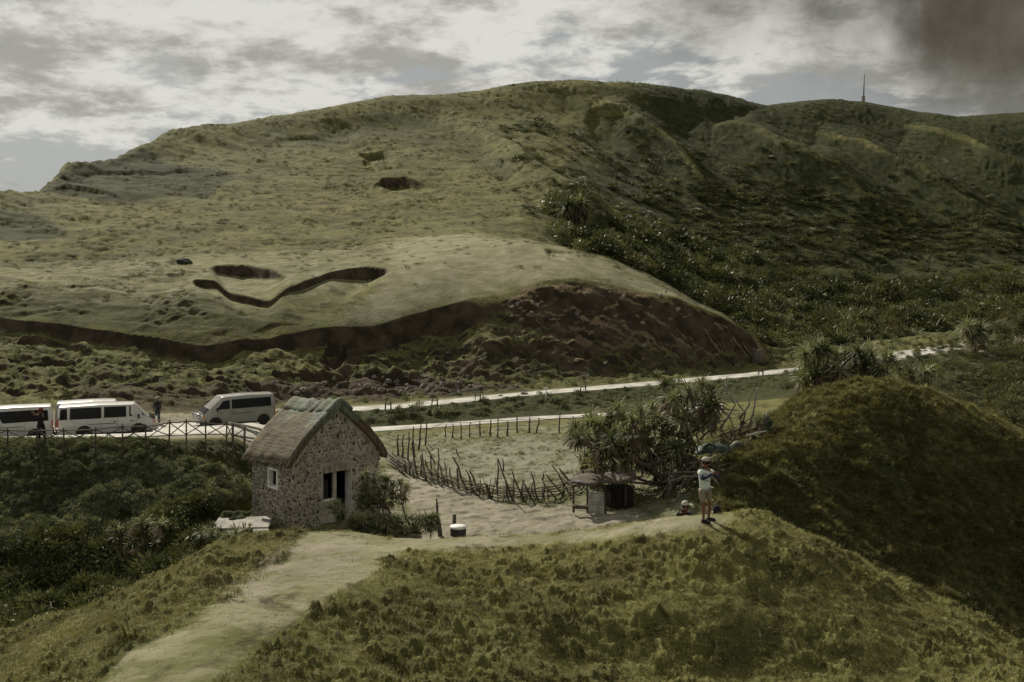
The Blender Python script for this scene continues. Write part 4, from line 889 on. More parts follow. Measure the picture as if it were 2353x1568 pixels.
for k, pl_ in enumerate([[(1640,990),(1650,930),(1672,880)],[(1655,985),(1690,930),(1672,900)],[(1700,1000),(1715,950),(1690,915)],[(1700,1000),(1730,985),(1775,965)],[(1720,985),(1735,930),(1742,890)],[(1690,990),(1760,960),(1772,940)],
        [(1610,1010),(1640,980),(1680,960)],[(1650,1005),(1700,985),(1740,950)],[(1700,960),(1720,930),(1722,905)],[(1745,1000),(1775,985),(1800,975)],[(1630,955),(1660,940),(1700,945)],[(1672,905),(1668,880),(1670,865)],[(1620,930),(1600,1000),(1612,1030)],[(1690,1012),(1675,960),(1655,940)]]):
    mb = MB(); dd_ = rb.uniform(54,58); pts = [W(u+rb.uniform(-3,3), v, dd_+i*.3)+inv for i, (u, v) in enumerate(pl_)]
    mb.tube([pts[0],(pts[0]+pts[1])/2+Vector((.05,0,.05)),pts[1],(pts[1]+pts[2])/2+Vector((-.04,0,.03)),pts[2]], [.06,.052,.045,.035,.018], 6); mb.build('limb', M['greywood'] if k%3 else M['wood'], dg, smooth=True)
# undergrowth leaves around those branches
heads = [(1645+rb.uniform(-25,120), rb.uniform(955,1035), rb.uniform(55.5,58.5), 'c') for _ in range(16)]
pandanus('pandanus_shrub', 'withered low pandanus shrub among the bare branches by the mound', 'shrub', [G(1690,57), W(1690,1010,57), W(1720,990,57), W(1660,990,56.5)], [(0,1),(1,2),(1,3)], heads, .5, kinds='c', tr=.06)
# tree behind the mound
HB2 = [(1850,822),(1872,812),(1862,850),(1890,838),(1905,815),(1925,830),(1945,822),(1960,845),(1930,860),(1900,866),(1878,876),(1975,830),(1990,852),(2010,842),(2025,858),(2038,836),(2005,872),(1965,872),(1845,872),(1856,892),(1985,815),(1880,858),(1945,880),(1915,850),(2030,880),(1890,805),(1855,838),(2000,825),(1950,860)]
HB2 += [(u+random.uniform(-14,14), v+random.uniform(-12,16)) for u, v in HB2]
heads = [(u, v-4+random.uniform(-4,4), random.uniform(67.5,73.5), 'a' if v < 850 else random.choice('bbc')) for u, v in HB2]
pandanus('pandanus_tree', 'round pandanus tree with spiky pale crown standing behind the mound', 'tree', [G(1920,72), W(1925,905,72), W(1900,870,72), W(1870,860,71.5), W(1960,865,72.5), W(2005,860,72.5)], [(0,1),(1,2),(2,3),(1,4),(4,5)], heads, 1.0, tr=.16)
heads = [(random.uniform(2050,2150), random.uniform(850,888), random.uniform(75,80), random.choice('abb')) for _ in range(13)]
pandanus('pandanus_shrub', 'low pandanus shrub right of the round pandanus behind the mound', 'shrub', [G(2100,78), W(2095,880,77), W(2120,875,78)], [(0,1),(1,2)], heads, .85, tr=.08)
heads = [(random.uniform(2222,2262), random.uniform(752,790), random.uniform(121,126), random.choice('ab')) for _ in range(12)]
pandanus('pandanus_shrub', 'dark bushy pandanus at the far end of the road', 'shrub', [G(2242,124), W(2240,780,123.5), W(2250,765,123.5)], [(0,1),(1,2)], heads, 1.5, tr=.14)
heads = [(random.uniform(1300,1350), random.uniform(462,495), random.uniform(173,180), random.choice('bc')) for _ in range(14)]
pandanus('pandanus_shrub', 'lone brown bush at the head of the valley thicket on the hillside', 'shrub', [G(1325,177), W(1322,492,176), W(1335,480,176)], [(0,1),(1,2)], heads, 2.2, tr=.2)
heads = [(random.uniform(250,370), random.uniform(1190,1262), random.uniform(43.5,46), random.choice('bccb')) for _ in range(20)]
pandanus('pandanus_shrub', 'half-dead pandanus shrub in the hollow left of the house', 'shrub', [G(315,45), W(310,1255,45), W(330,1235,45)], [(0,1),(1,2)], heads, .5, tr=.06)
heads = [(random.uniform(460,560), random.uniform(1222,1262), random.uniform(42,44), random.choice('bbca')) for _ in range(16)]
pandanus('pandanus_shrub', 'small leafy pandanus shrub below the concrete slab', 'shrub', [G(505,43), W(500,1262,43), W(520,1250,43)], [(0,1),(1,2)], heads, .38, tr=.05)
# at the house
HB3 = [(832,1104),(842,1092),(858,1106),(872,1096),(888,1108),(905,1116),(920,1112),(934,1124),(928,1142),(905,1134),(884,1128),(862,1126),(840,1120),(836,1132),(848,1140),(872,1144),(900,1150),(838,1150),(830,1158),(856,1160),(880,1164)]
heads = [(u, v+random.uniform(-4,4), random.uniform(44.2,45.4), 'a' if v < 1130 else random.choice('bbc')) for u, v in HB3]
pandanus('pandanus_tree', 'small branching pandanus tree in front of the house doorway wall', 'tree', [G(915,44.6), W(935,1190,44.6), W(925,1160,44.6), W(890,1165,44.7), W(880,1150,44.8), W(850,1150,44.8), W(900,1195,44.7), W(942,1205,44.6)],
         [(0,6),(6,3),(3,4),(4,5),(0,7),(7,1),(1,2)], heads, .42, tr=.055)
hb = [(758,1168,'h'),(772,1160,'a'),(785,1172,'h'),(768,1178,'h'),(792,1182,'h'),(778,1190,'b')]
pandanus('broadleaf_plant', 'broad-leaved rosette plant at the foot of the house wall by the door', 'plant', [G(775,44.6), W(775,1195,44.6), W(785,1180,44.6)], [(0,1),(1,2)], [(u, v, random.uniform(44.2,44.8), k) for u, v, k in hb], .36, tr=.03)
heads = [(random.uniform(800,1008), random.uniform(1186,1226), random.uniform(43.4,44.4), random.choice('hhab')) for _ in range(64)]
pandanus('broadleaf_plant', 'long low bed of broad-leaved plants between the house and the path', 'plant', [G(900,44), W(880,1225,44), W(950,1225,44)], [(0,1),(1,2)], heads, .34, tr=.03)
# ------------------------------------------------------------------ stick fence of the paddock
def K3(x, y): return (1450+x/2.353)/1.7408, (1550+y/2.353)/1.7408
pf = empty('paddock_fence', (0,0,0)); tag(pf, 'crooked fence of driftwood sticks and woven rails around the round paddock', 'fence')
rf = random.Random(9)
def dgr(v, u): return hit(u, v, 45, 76) if v > 985 else 75
def stick(pts, r, m='wood'):
    mb = MB(); mb.tube(pts, [r*(1-.45*i/(len(pts)-1)) for i in range(len(pts))], 6)
    return mb.build('post', M[m], pf, smooth=True)
POSTS = [(335,445,338,650),(390,440,370,660),(437,420,428,690),(480,370,490,650),(552,350,525,590),(603,310,590,548),(465,510,520,840),(790,350,772,470),(850,345,848,470),(922,330,930,490),(1020,325,1005,470),(1105,320,1108,465),
 (1207,305,1205,460),(1285,270,1270,465),(1365,320,1368,460),(1455,270,1462,430),(1575,280,1575,430),(1660,285,1635,430),(1860,230,1850,425),(1985,270,1975,420),(2080,260,2050,400),
 (400,690,410,800),(435,690,450,830),(460,700,482,850),(545,640,548,830),(560,620,602,880),(600,560,690,700),(590,680,655,840),(710,570,710,900),(725,720,772,920),(770,700,815,940),(820,760,862,950),(890,760,910,960),(850,655,985,950),
 (970,770,1060,985),(1005,780,1100,960),(1000,830,1040,985),(1270,680,1270,990),(1315,670,1330,790),(1275,670,1420,1070),(1410,790,1530,1060),(1585,795,1662,1070),(1505,875,1590,1050),(1510,880,1500,1020),(1690,880,1840,1045),(1703,805,1692,880),
 (1725,815,1905,1020),(1780,730,1942,970),(1850,760,1978,895),(2030,800,2066,880),(2130,770,2142,865),(2225,765,2262,855),(2320,700,2345,850),(640,640,660,880),(880,580,910,640),(1150,900,1230,1040),(1350,900,1380,1060)]
for x0, y0, x1, y1 in POSTS:
    u0, v0 = K3(x0, y0); u1, v1 = K3(x1, y1); d = dgr(v1, u1)
    bt = G(u1, d, -.12); tp = W(u0, v0, d+rf.uniform(-.25,.25))
    if tp.z < bt.z+.4: tp.z = bt.z+.9
    k1 = bt.lerp(tp,.35)+Vector((rf.uniform(-.05,.05),0,0)); k2 = bt.lerp(tp,.7)+Vector((rf.uniform(-.07,.07),0,0))
    stick([bt,k1,k2,tp], rf.uniform(.05,.075), 'wood' if rf.random() < .75 else 'greywood')
BASE = [(240,660),(270,720),(400,800),(500,850),(610,880),(720,920),(800,950),(900,985),(1000,1010),(1100,1030),(1200,1050),(1310,1075),(1420,1078),(1520,1080),(1640,1080),(1740,1070),(1850,1040),(1950,990),(2050,950),(2150,900),(2260,860),(2380,815)]
bp = []
for x, y in BASE:
    u, v = K3(x, y); bp.append(G(u, dgr(v, u)))
def along(t):
    i = min(int(t), len(bp)-2); return bp[i].lerp(bp[i+1], t-i)
for k in range(5):                                     # woven rails in overlapping lengths
    t = -.0+rf.uniform(0,.4)
    while t < len(bp)-1.7:
        e = min(t+rf.uniform(1.6,3.2), len(bp)-1.001); h = .12+.12*k
        pts = [along(t+(e-t)*q/4)+Vector((rf.uniform(-.04,.04), rf.uniform(-.08,.08), h+rf.uniform(-.05,.05))) for q in range(5)]
        mb = MB(); mb.tube(pts, [.028,.03,.03,.026,.02], 5); mb.build('rail', M['greywood' if rf.random() < .5 else 'wood'], pf, smooth=True); t = e-.25
for k in range(46):                                    # short stakes and thin sticks
    t = rf.uniform(0.3, len(bp)-1.2); p = along(t); mb = MB(); lean = Vector((rf.gauss(-.15,.22), rf.gauss(0,.2), rf.uniform(.5,1.15)))
    mb.tube([p+Vector((0,0,-.1)), p+lean*.5+Vector((rf.uniform(-.04,.04),0,0)), p+lean], [.03,.025,.014], 5); mb.build('stake', M['wood'], pf, smooth=True)
bk = [K3(x, y) for x, y in ((250,640),(330,640),(430,640),(530,580),(600,545),(780,460),(930,470),(1110,455),(1270,450),(1460,440),(1640,430),(1850,425),(2050,410))]
bkp = [G(u, dgr(v, u)) for u, v in bk]
for hh_, rad in ((.95,.018),(.55,.015)):
    for i in range(len(bkp)-1):
        mb = MB(); a, c = bkp[i]+Vector((0,0,hh_)), bkp[i+1]+Vector((0,0,hh_)); mb.tube([a,(a+c)/2+Vector((0,0,-.04)),c], rad, 5); mb.build('rail', M['greywood'], pf, smooth=True)
# fallen gate at the left end
mb = MB()
for k in range(4):
    a, c = G(K3(215,650)[0], 62, .2+.16*k), G(K3(400,760)[0], 58.5, .1+.16*k); mb = MB(); mb.tube([a,(a+c)/2,c], .045, 6); mb.build('rail', M['greywood'], pf, smooth=True)

# ------------------------------------------------------------------ braced fence along the parking area
ff = empty('rail_fence', (0,0,0)); tag(ff, 'rustic pole fence with crossed braces along the edge of the parking area', 'fence')
TOPR = [(-60,990),(17,989),(85,990),(146,989),(220,987),(281,981),(334,980),(390,971),(428,969),(472,971),(521,975),(536,978)]
fd = lambda u: 51.2+max(0, (u-250))*.0085
tops = [W(u, v, fd(u)) for u, v in TOPR]
for i, p in enumerate(tops):
    u = TOPR[i][0]; g = G(u, fd(u), -.25); mb = MB(); mb.tube([g,(g+p)/2+Vector((rf.uniform(-.03,.03),0,0)),p+Vector((0,0,.12))], [.05,.045,.04], 6); mb.build('post', M['wood'], ff, smooth=True)
for i in range(len(tops)-1):
    a, c = tops[i], tops[i+1]; mb = MB(); mb.tube([a,(a+c)/2+Vector((0,0,rf.uniform(-.04,.02))),c], [.035,.032,.035], 6); mb.build('rail', M['greywood'], ff, smooth=True)
    ga, gc = G(TOPR[i][0], fd(TOPR[i][0]), .15), G(TOPR[i+1][0], fd(TOPR[i+1][0]), .15); lo = Vector((0,0,-.62))
    for q0, q1 in ((a, c+lo), (a+lo, c)):
        mb = MB(); q0 = q0+Vector((0,-.05,0)); q1 = q1+Vector((0,-.05,0)); mb.tube([q0,(q0+q1)/2,q1], .026, 5); mb.build('brace', M['wood'], ff, smooth=True)
wr = empty('white_railing', (0,0,0)); tag(wr, 'pale timber railing sloping down behind the house roof', 'railing')
pr = [W(527,973,57), W(570,980,58.5), W(615,991,60)]
mb = MB(); mb.tube(pr, .07, 7); mb.build('top_rail', M['palewood'], wr, smooth=True)
for i, (u, v, d) in enumerate(((535,975,57.2),(562,979,58.2),(600,988,59.4))):
    g = G(u, d, -.2); p = W(u, v, d); mb = MB(); mb.tube([g, p], .065, 7); mb.build('post', M['greywood'], wr, smooth=True)
mb = MB(); mb.tube([W(535,1000,57.2)+Vector((0,-.06,0)), W(600,1010,59.4)+Vector((0,-.06,0))], .05, 6); mb.build('lower_rail', M['greywood'], wr, smooth=True)
mb = MB(); mb.tube([W(538,1002,57.2)+Vector((0,-.1,0)), W(564,984,58.2)+Vector((0,-.1,0))], .035, 6); mb.build('brace', M['greywood'], wr, smooth=True)

# ------------------------------------------------------------------ vans
def van(name, label, L, Wd, H, pos, head, top, side, wheels, paint='white', rack=False, rear=True, group='vans on the parking area', guard=False):
    """x forward from the rear bumper; top: roof line (x, z); side: list of window outlines [(x, z)..]"""
    ang_ = math.atan2(head[1], head[0]); root = empty(name, pos, ang_); tag(root, label, 'van', group)
    w2 = Wd/2; zb = 1.12*H/2.0; pm_ = M[paint]
    tx = np.array(top)[:,0]; tz = np.array(top)[:,1]
    xs = sorted(set([round(float(x), 3) for x in np.linspace(0, L, 26)]+[float(x) for x in tx]))
    def ZT(x): return float(np.interp(x, tx, tz))
    def YW(x, z):
        zt = ZT(x); b0 = min(zb, zt-.14); nose = 1-.10*max(0, (x-(L-.5))/.5)**2-.03*max(0, (.25-x)/.25)**2
        k = np.interp(z, [.30, .55, b0, zt-.10, zt-.02, zt], [.95, 1.0, 1.0, .90, .80, .55]); return w2*float(k)*nose
    vs = []; fs = []; R = 7
    for x in xs:
        zt = ZT(x); b0 = min(zb, zt-.14); zz = [.30,.55,b0,(b0+zt-.1)/2 if zt-.1 > b0 else b0+.01,max(zt-.10,b0+.02),max(zt-.025,b0+.03),zt]
        ring = [(x, -YW(x, z), z) for z in zz]+[(x, 0, zt+.015)]+[(x, YW(x, z), z) for z in reversed(zz)]
        vs += ring
    n = 15
    for i in range(len(xs)-1):
        for k in range(n-1): fs.append((i*n+k,(i+1)*n+k,(i+1)*n+k+1,i*n+k+1))
        fs.append((i*n+n-1,(i+1)*n+n-1,(i+1)*n,i*n))
    fs.append(tuple(range(n-1,-1,-1))); fs.append(tuple(range((len(xs)-1)*n, len(xs)*n)))
    mb = MB(); mb.add(vs, fs); body = mb.build('body', pm_, root, fixn=True, bevel=.02); body.data.polygons.foreach_set('use_smooth', [True]*len(body.data.polygons))
    body.modifiers[0].angle_limit = math.radians(50)
    ms = body.modifiers.new('wn', 'WEIGHTED_NORMAL')
    for sgn in (-1, 1):
        for poly in side:
            mb = MB(); N = len(poly)
            # refine so the pane follows the body
            out = []; inn = []
            for x, z in poly:
                y = YW(x, z); out.append((x, sgn*(y+.012), z)); inn.append((x, sgn*(y-.03), z))
            mb.add(out+inn, [tuple(range(N))]+[(i, (i+1)%N, N+(i+1)%N, N+i) for i in range(N)]); mb.build('side_window', M['glass'], root, fixn=True)
        for wx in wheels:
            r0 = .33
            mb = MB(); pts = [(wx+math.cos(a)*(r0+.09), sgn*(w2*.985), .33+max(-.02, math.sin(a))*(r0+.09)) for a in np.linspace(-.05, PI+.05, 13)]
            N = len(pts); mb.add([(p[0], sgn*(w2+.008), p[2]) for p in pts]+[(p[0], sgn*(w2-.2), p[2]) for p in pts], [tuple(range(N))]+[(i, i+1, N+i+1, N+i) for i in range(N-1)]); mb.build('wheel_arch', M['black'], root, fixn=True)
            mb = MB(); c = (wx, sgn*(w2-.10), r0); mb.lathe([(r0-.08,-.11),(r0-.015,-.10),(r0,-.06),(r0,.06),(r0-.015,.10),(r0-.08,.115)], 20, c, 'Y'); ty = mb.build('wheel', M['rubber'], root, smooth=False)
            mb = MB(); mb.lathe([(.21,.0),(.22,.06*1),(.17,.03),(.07,.05)], 16, (wx, sgn*(w2-.10)+sgn*.07-.03, r0), 'Y'); mb.build('rim', M['rim'], ty)
        # door seams, handles, lamps
        for sx_ in (L*.30, L*.60, L*.79):
            mb = MB(); mb.box((sx_, sgn*(w2+.001), (.5+zb)/2), (.012,.012,zb-.5)); mb.build('door_seam', M['black'], root)
        for hx in (L*.57, L*.745):
            mb = MB(); mb.box((hx, sgn*(w2+.02), zb-.12), (.16,.035,.035)); mb.build('door_handle', M['black'] , root, bevel=.008)
        mb = MB(); mb.box((L*.45, sgn*(w2+.004), zb-.22), (L*.28,.012,.03)); mb.build('slide_rail', M['black'], root)
        mb = MB(); mb.box((.03, sgn*(w2*.93), .95), (.07,.12,.46)); mb.build('tail_light', M['red'], root, bevel=.015)
        mb = MB(); mb.box((L-.06, sgn*(w2*.72), .80), (.12,.34,.20), (0,-.15,sgn*-.28)); mb.build('headlight', M['lens'], root, bevel=.03)
        mb = MB(); mb.box((L-.12, sgn*(w2*.985), .80), (.12,.05,.13)); mb.build('indicator', M['orange'], root, bevel=.01)
        mx = float(np.interp(zb+.1, tz[::-1], tx[::-1])) if tz[-1] < tz[0] else L-.8
        mb = MB(); mb.box((L-.95, sgn*(w2+.14), zb+.12), (.10,.16,.24)); mb.box((L-.95, sgn*(w2+.04), zb+.05), (.05,.16,.04)); mb.build('wing_mirror', M['black'], root, bevel=.02)
    # glass fore and aft
    def slant(x0, z0, x1, z1, nm, wf):
        mb = MB(); a = Vector((x1-x0, 0, z1-z0)).normalized(); nrm = Vector((-a.z,0,a.x)) if nm == 'windscreen' else Vector((-1,0,0)); nrm = nrm if nm != 'windscreen' else (nrm if nrm.x > 0 else -nrm)
        v0 = [Vector((x0,-w2*wf,z0)),Vector((x0,w2*wf,z0)),Vector((x1,w2*(wf-.09),z1)),Vector((x1,-w2*(wf-.09),z1))]
        mb.add([p+nrm*.022 for p in v0]+[p-nrm*.03 for p in v0], [(0,1,2,3),(7,6,5,4),(0,4,5,1),(1,5,6,2),(2,6,7,3),(3,7,4,0)]); mb.build(nm, M['glass'], root, fixn=True)
    (xa, za), (xb_, zb_) = top[-3], top[-2]
    slant(xb_-(xb_-xa)*.06, zb_-(zb_-za)*.06, xa+(xb_-xa)*.12, za+(zb_-za)*.12, 'windscreen', .86)
    slant(.0, zb+.05, .06, H-.22, 'rear_window', .84)
    mb = MB(); mb.box((L+.03,0,.46),(.14,Wd*.94,.24)); mb.build('front_bumper', pm_ if not guard else M['black'], root, bevel=.04)
    mb = MB(); mb.box((-.03,0,.46),(.12,Wd*.94,.22)); mb.build('rear_bumper', M['black'], root, bevel=.03)
    mb = MB(); mb.box((L+.0,0,.80),(.06,Wd*.5,.16)); mb.build('grille', M['black'], root, bevel=.01)
    mb = MB(); mb.box((L*.5,0,.27),(L*.92,Wd*.8,.16)); mb.build('underbody', M['black'], root)
    if guard:
        mb = MB()
        for z in (.42,.62,.82,.98): mb.tube([(L+.10,-Wd*.46,z),(L+.2,-Wd*.36,z),(L+.22,0,z),(L+.2,Wd*.36,z),(L+.10,Wd*.46,z)], .03, 7)
        for y in (-.4,.4): mb.tube([(L+.21,y*Wd*.8,.35),(L+.22,y*Wd*.8,1.02)], .03, 7)
        mb.build('grille_guard', M['chrome'], root, smooth=True)
        for y in (-.3,.3):
            mb = MB(); mb.lathe([(.09,0),(.10,.03),(.09,.06)], 14, (L+.26, y*Wd, .86), 'X'); mb.build('fog_lamp', M['lens'], root)
        mb = MB(); mb.box((L+.24,0,.52),(.02,.45,.12)); mb.build('number_plate', M['plaster'], root)
    if rack:
        mb = MB()
        for sgn in (-1,1): mb.tube([(.3,sgn*w2*.72,H+.10),(L*.62,sgn*w2*.72,H+.10)], .02, 6)
        for x in np.linspace(.4, L*.6, 5): mb.tube([(x,-w2*.72,H+.1),(x,w2*.72,H+.1)], .015, 6); 
        for x in (.4, L*.35, L*.6):
            for sgn in (-1,1): mb.tube([(x,sgn*w2*.72,H-.03),(x,sgn*w2*.72,H+.1)], .015, 6)
        mb.build('roof_rack', M['chrome'], root, smooth=True)
    return root
def vpos(u, d, dz=.05):
    p = G(u, d, dz); return p
# light grey van, front to the left, behind the house
h3 = Vector((-.86,-.51,0)).normalized(); L3 = 4.75; c3 = vpos(541, 70.2, .06)
van('parked_van', 'silver van with a chrome grille guard, nose pointing left, nearest the road', L3, 1.72, 2.0, c3-h3*L3/2, h3,
    [(0,1.80),(.08,1.98),(2.0,2.02),(L3-1.35,1.97),(L3-.55,1.30),(L3-.10,1.02),(L3,.90)],
    [[(.28,1.22),(2.85,1.20),(2.85,1.78),(.30,1.80)],[(2.98,1.20),(L3-.95,1.20),(L3-1.35,1.72),(2.98,1.77)]], (.78, L3-.85), 'silver', guard=True)
h2 = Vector((.94,.335,0)).normalized(); L2 = 5.1; c2 = vpos(248, 60.2, .05)
van('parked_van', 'boxy white van seen side-on with its nose pointing right', L2, 1.66, 1.82, c2-h2*L2/2, h2,
    [(0,1.66),(.1,1.80),(2.0,1.84),(L2-1.15,1.80),(L2-.45,1.10),(L2-.06,.95),(L2,.80)],
    [[(.10,1.10),(.50,1.10),(.48,1.68),(.16,1.66)],[(.62,1.10),(2.22,1.10),(2.22,1.70),(.64,1.70)],[(2.36,1.12),(3.50,1.12),(3.50,1.70),(2.36,1.70)],[(3.66,1.14),(L2-.62,1.14),(L2-1.10,1.70),(3.66,1.70)]], (1.35, L2-.95))
h1 = Vector((-.92,-.39,0)).normalized(); L1 = 4.8; p1 = vpos(121, 62.0, .05)
van('parked_van', 'white van with a long dark window, cut by the left edge of the photo', L1, 1.70, 1.98, p1, h1,
    [(0,1.78),(.1,1.95),(2.0,1.99),(L1-1.2,1.95),(L1-.5,1.2),(L1-.08,1.0),(L1,.9)],
    [[(.22,1.15),(.62,1.15),(.62,1.74),(.26,1.74)],[(.66,1.15),(2.55,1.12),(2.95,1.76),(.68,1.78)],[(2.9,1.14),(L1-.8,1.14),(L1-1.2,1.76),(3.15,1.76)]], (.9, L1-.9))
h4 = Vector((.94,.335,0)).normalized(); L4 = 4.4; c4 = vpos(222, 64.0, .05)
van('parked_van', 'white van almost hidden behind the boxy van, only its roof and tail showing', L4, 1.66, 2.22, c4-h4*L4/2, h4,
    [(0,2.02),(.1,2.20),(2.0,2.24),(L4-1.15,2.2),(L4-.45,1.3),(L4-.06,.95),(L4,.80)],
    [[(.10,1.32),(.55,1.32),(.55,2.0),(.14,2.0)],[(.68,1.32),(2.0,1.32),(2.0,2.02),(.68,2.02)],[(2.1,1.32),(L4-.85,1.32),(L4-1.15,1.95),(2.1,2.0)]], (1.0, L4-.9))

# ------------------------------------------------------------------ shelter of tin and sticks by the pandanus
def K4(x, y): return (2200+x/1.96)/1.7408, (1350+y/1.96)/1.7408
sd_ = empty('shelter', G(1380, 50.0)); tag(sd_, 'low makeshift shelter of corrugated tin, sticks and tarpaulin under the big tree', 'shelter'); inv = -sd_.location
def WL(u, v, d): return W(u, v, d)+inv
def tubep(name, pts, r, m, par, n=6):
    mb = MB(); mb.tube(pts, r, n); return mb.build(name, M[m], par, smooth=True)
mb = MB(); u0, u1, v0, v1 = 1352, 1389, 1131, 1180; vs = []; nn = 30
for i in range(nn+1):
    t = i/nn; off = .022*math.sin(i*PI*2/2.5); v = v0+(v1-v0)*t
    vs += [WL(u0, v, 49.5+off), WL(u1, v, 49.7+off)]
mb.add(vs, [(2*i,2*i+1,2*i+3,2*i+2) for i in range(nn)]); o = mb.build('tin_sheet', M['tin'], sd_); md = o.modifiers.new('solid', 'SOLIDIFY'); md.thickness = .006
for (ua, va), (ub, vb), dd_ in (((1317,1112),(1318,1178),49.6),((1350,1125),(1350,1178),49.8),((1390,1120),(1391,1182),49.7),((1437,1118),(1438,1175),50.4),((1316,1165),(1352,1163),49.6),((1312,1108),(1392,1118),49.5),((1392,1118),(1475,1095),50.8),((1320,1110),(1400,1098),51.5)):
    tubep('pole', [WL(ua,va,dd_), WL((ua+ub)/2,(va+vb)/2,dd_+.02), WL(ub,vb,dd_)], .055, 'wood', sd_)
mb = MB(); mb.box(WL(1420,1148,51.0), (1.15,1.1,1.2), (0,0,.25)); mb.build('inner_shade', M['cavity'], sd_)  # solid near-black block standing in for the shade inside the shelter
mb = MB(); vs = []
for i in range(9):
    for j in range(5):
        u = 1314+(1462-1314)*i/8; d = 49.3+1.3*j/4; zt = 12-(1117-HV-(i/8)*14)/FP*49.6+.25*j/4
        vs.append(Vector(((u-CU)/FP*d, d, zt+.08*random.random()+.05*math.sin(i*1.9+j)))+inv)
mb.add(vs, [(i*5+j, (i+1)*5+j, (i+1)*5+j+1, i*5+j+1) for i in range(8) for j in range(4)]); o = mb.build('roof_sheet', M['wood'], sd_, smooth=True); md = o.modifiers.new('solid', 'SOLIDIFY'); md.thickness = .05
mb = MB(); mb.box(WL(1333,1165,49.4), (.75,.3,.16), (0,.05,.1)); mb.build('bench_log', M['wood'], sd_, bevel=.05)
def rockme(seed, m, sub=2, rough=.25):
    bm = bmesh.new(); bmesh.ops.create_icosphere(bm, subdivisions=sub, radius=1.0); r_ = random.Random(seed); ph = [r_.uniform(0, 9) for _ in range(6)]
    for v in bm.verts:
        c = v.co; k = 1+rough*(math.sin(c.x*2.7+ph[0])*math.cos(c.y*2.9+ph[1])+.6*math.sin(c.z*4.1+ph[2]+c.x*3)+.3*math.sin(c.y*7+ph[3])); v.co = c*k
    me = bpy.data.meshes.new('rock'); bm.to_mesh(me); bm.free(); me.materials.append(m); return me
RK = [rockme(k, M['rock']) for k in range(5)]; RKT = rockme(9, M['tarpblue'], 3, .3)
for u, v, d, s in ((1345,1108,50.2,(.55,.3,.16)),(1370,1103,50.6,(.45,.35,.2)),(1326,1112,49.9,(.3,.3,.12))):
    o = mesh_obj('tarpaulin', RKT, sd_); o.location = WL(u, v, d); o.scale = s; o.rotation_euler = (0,.1,random.random())

# covered frame behind, green cloth with a pale rim
cf = empty('covered_frame', G(1650, 55)); tag(cf, 'arched frame under dull green cloth with a pale rim, beside the big tree', 'frame'); inv = -cf.location
mb = MB(); vs = []; na, nb2 = 14, 8
ax0, ax1 = W(1592,1040,54.5), W(1700,1034,54.8)
for i in range(na+1):
    t = i/na; base_ = ax0.lerp(ax1, t); hgt = .42*math.sin(PI*min(1, t*1.15+.0))**.6 if t < .87 else .42
    for j in range(nb2+1):
        a = PI*j/nb2; vs.append(base_+Vector((0, -math.cos(a)*.55, hgt*math.sin(a)+.03*math.sin(i*2.1+j)))+inv)
mb.add(vs, [(i*(nb2+1)+j, (i+1)*(nb2+1)+j, (i+1)*(nb2+1)+j+1, i*(nb2+1)+j+1) for i in range(na) for j in range(nb2)]); o = mb.build('cloth_cover', M['teal'], cf, smooth=True); md = o.modifiers.new('solid','SOLIDIFY'); md.thickness = .03
tubep('pale_rim', [W(*K4(1420,890),54.0)+inv, W(*K4(1425,850),54.0)+inv, W(*K4(1455,825),54.0)+inv, W(*K4(1500,818),54.1)+inv], [.05,.075,.07,.03], 'palewood', cf)
for k in range(3):
    u = 1600+k*35; tubep('hoop', [W(u,1050,54.1)+inv, W(u+4,1022,54.1)+inv, W(u+16,1006,54.3)+inv], .03, 'greywood', cf)
o = mesh_obj('green_bundle', rockme(21, M['teal'], 2, .4)); o.location = W(1764,970,57.5); o.scale = (.28,.25,.3); tag(o, 'small blue-green bundle hanging in the bare branches by the mound', 'bundle')
mb = MB(); pts = [W(*K4(1540,775),53.2), W(*K4(1620,750),53.2), W(*K4(1700,735),53.4)]; mb.tube(pts, [.04,.06,.03], 6); tag(mb.build('pale_log', M['palewood'], None, smooth=True), 'bleached log lying on the mound edge right of the green cloth', 'log')

# ------------------------------------------------------------------ water drum, posts
dr_ = empty('water_drum', G(1053, 45.6)); tag(dr_, 'dark round drum with a white lid at the end of the plant bed', 'drum')
mb = MB(); mb.lathe([(.31,-.1),(.33,.0),(.33,.30),(.31,.34)], 24); mb.build('drum_body', M['tankdark'], dr_, smooth=False)
mb = MB(); mb.lathe([(.35,.335),(.36,.36),(.34,.42),(.2,.45),(.02,.455)], 24); mb.build('lid', M['tankwhite'], dr_, smooth=True)
mb = MB(); g = G(1044,46.6,-.1); mb.tube([g, g+Vector((0,0,.75))], [.09,.08], 8); tag(mb.build('stump', M['wood'], None, smooth=True), 'short dark stump standing behind the white-lidded drum', 'stump')
g = G(1012,45.4,-.1)
mb = MB(); mb.tube([g, W(1009,1205,45.4), W(1004,1180,45.3), W(1005,1165,45.4), W(1003,1146,45.4)], [.10,.08,.065,.05,.03], 8); mb.tube([W(1009,1205,45.4),W(992,1206,45.3),W(983,1218,45.2)], [.05,.04,.03], 6)
tag(mb.build('driftwood_post', M['wood'], None, smooth=True), 'tall crooked driftwood stump rising left of the white-lidded drum', 'stump')
# road sign
sg_ = empty('road_sign', G(1255, 88.6)); tag(sg_, 'small white T-shaped sign post beside the upper road', 'sign'); inv = -sg_.location
tubep('pole', [Vector((0,0,-.2)), Vector((0,0,1.0))], .05, 'tankwhite', sg_); mb = MB(); mb.box((0,0,.98),(.42,.05,.12)); mb.build('board', M['tankwhite'], sg_, bevel=.01)
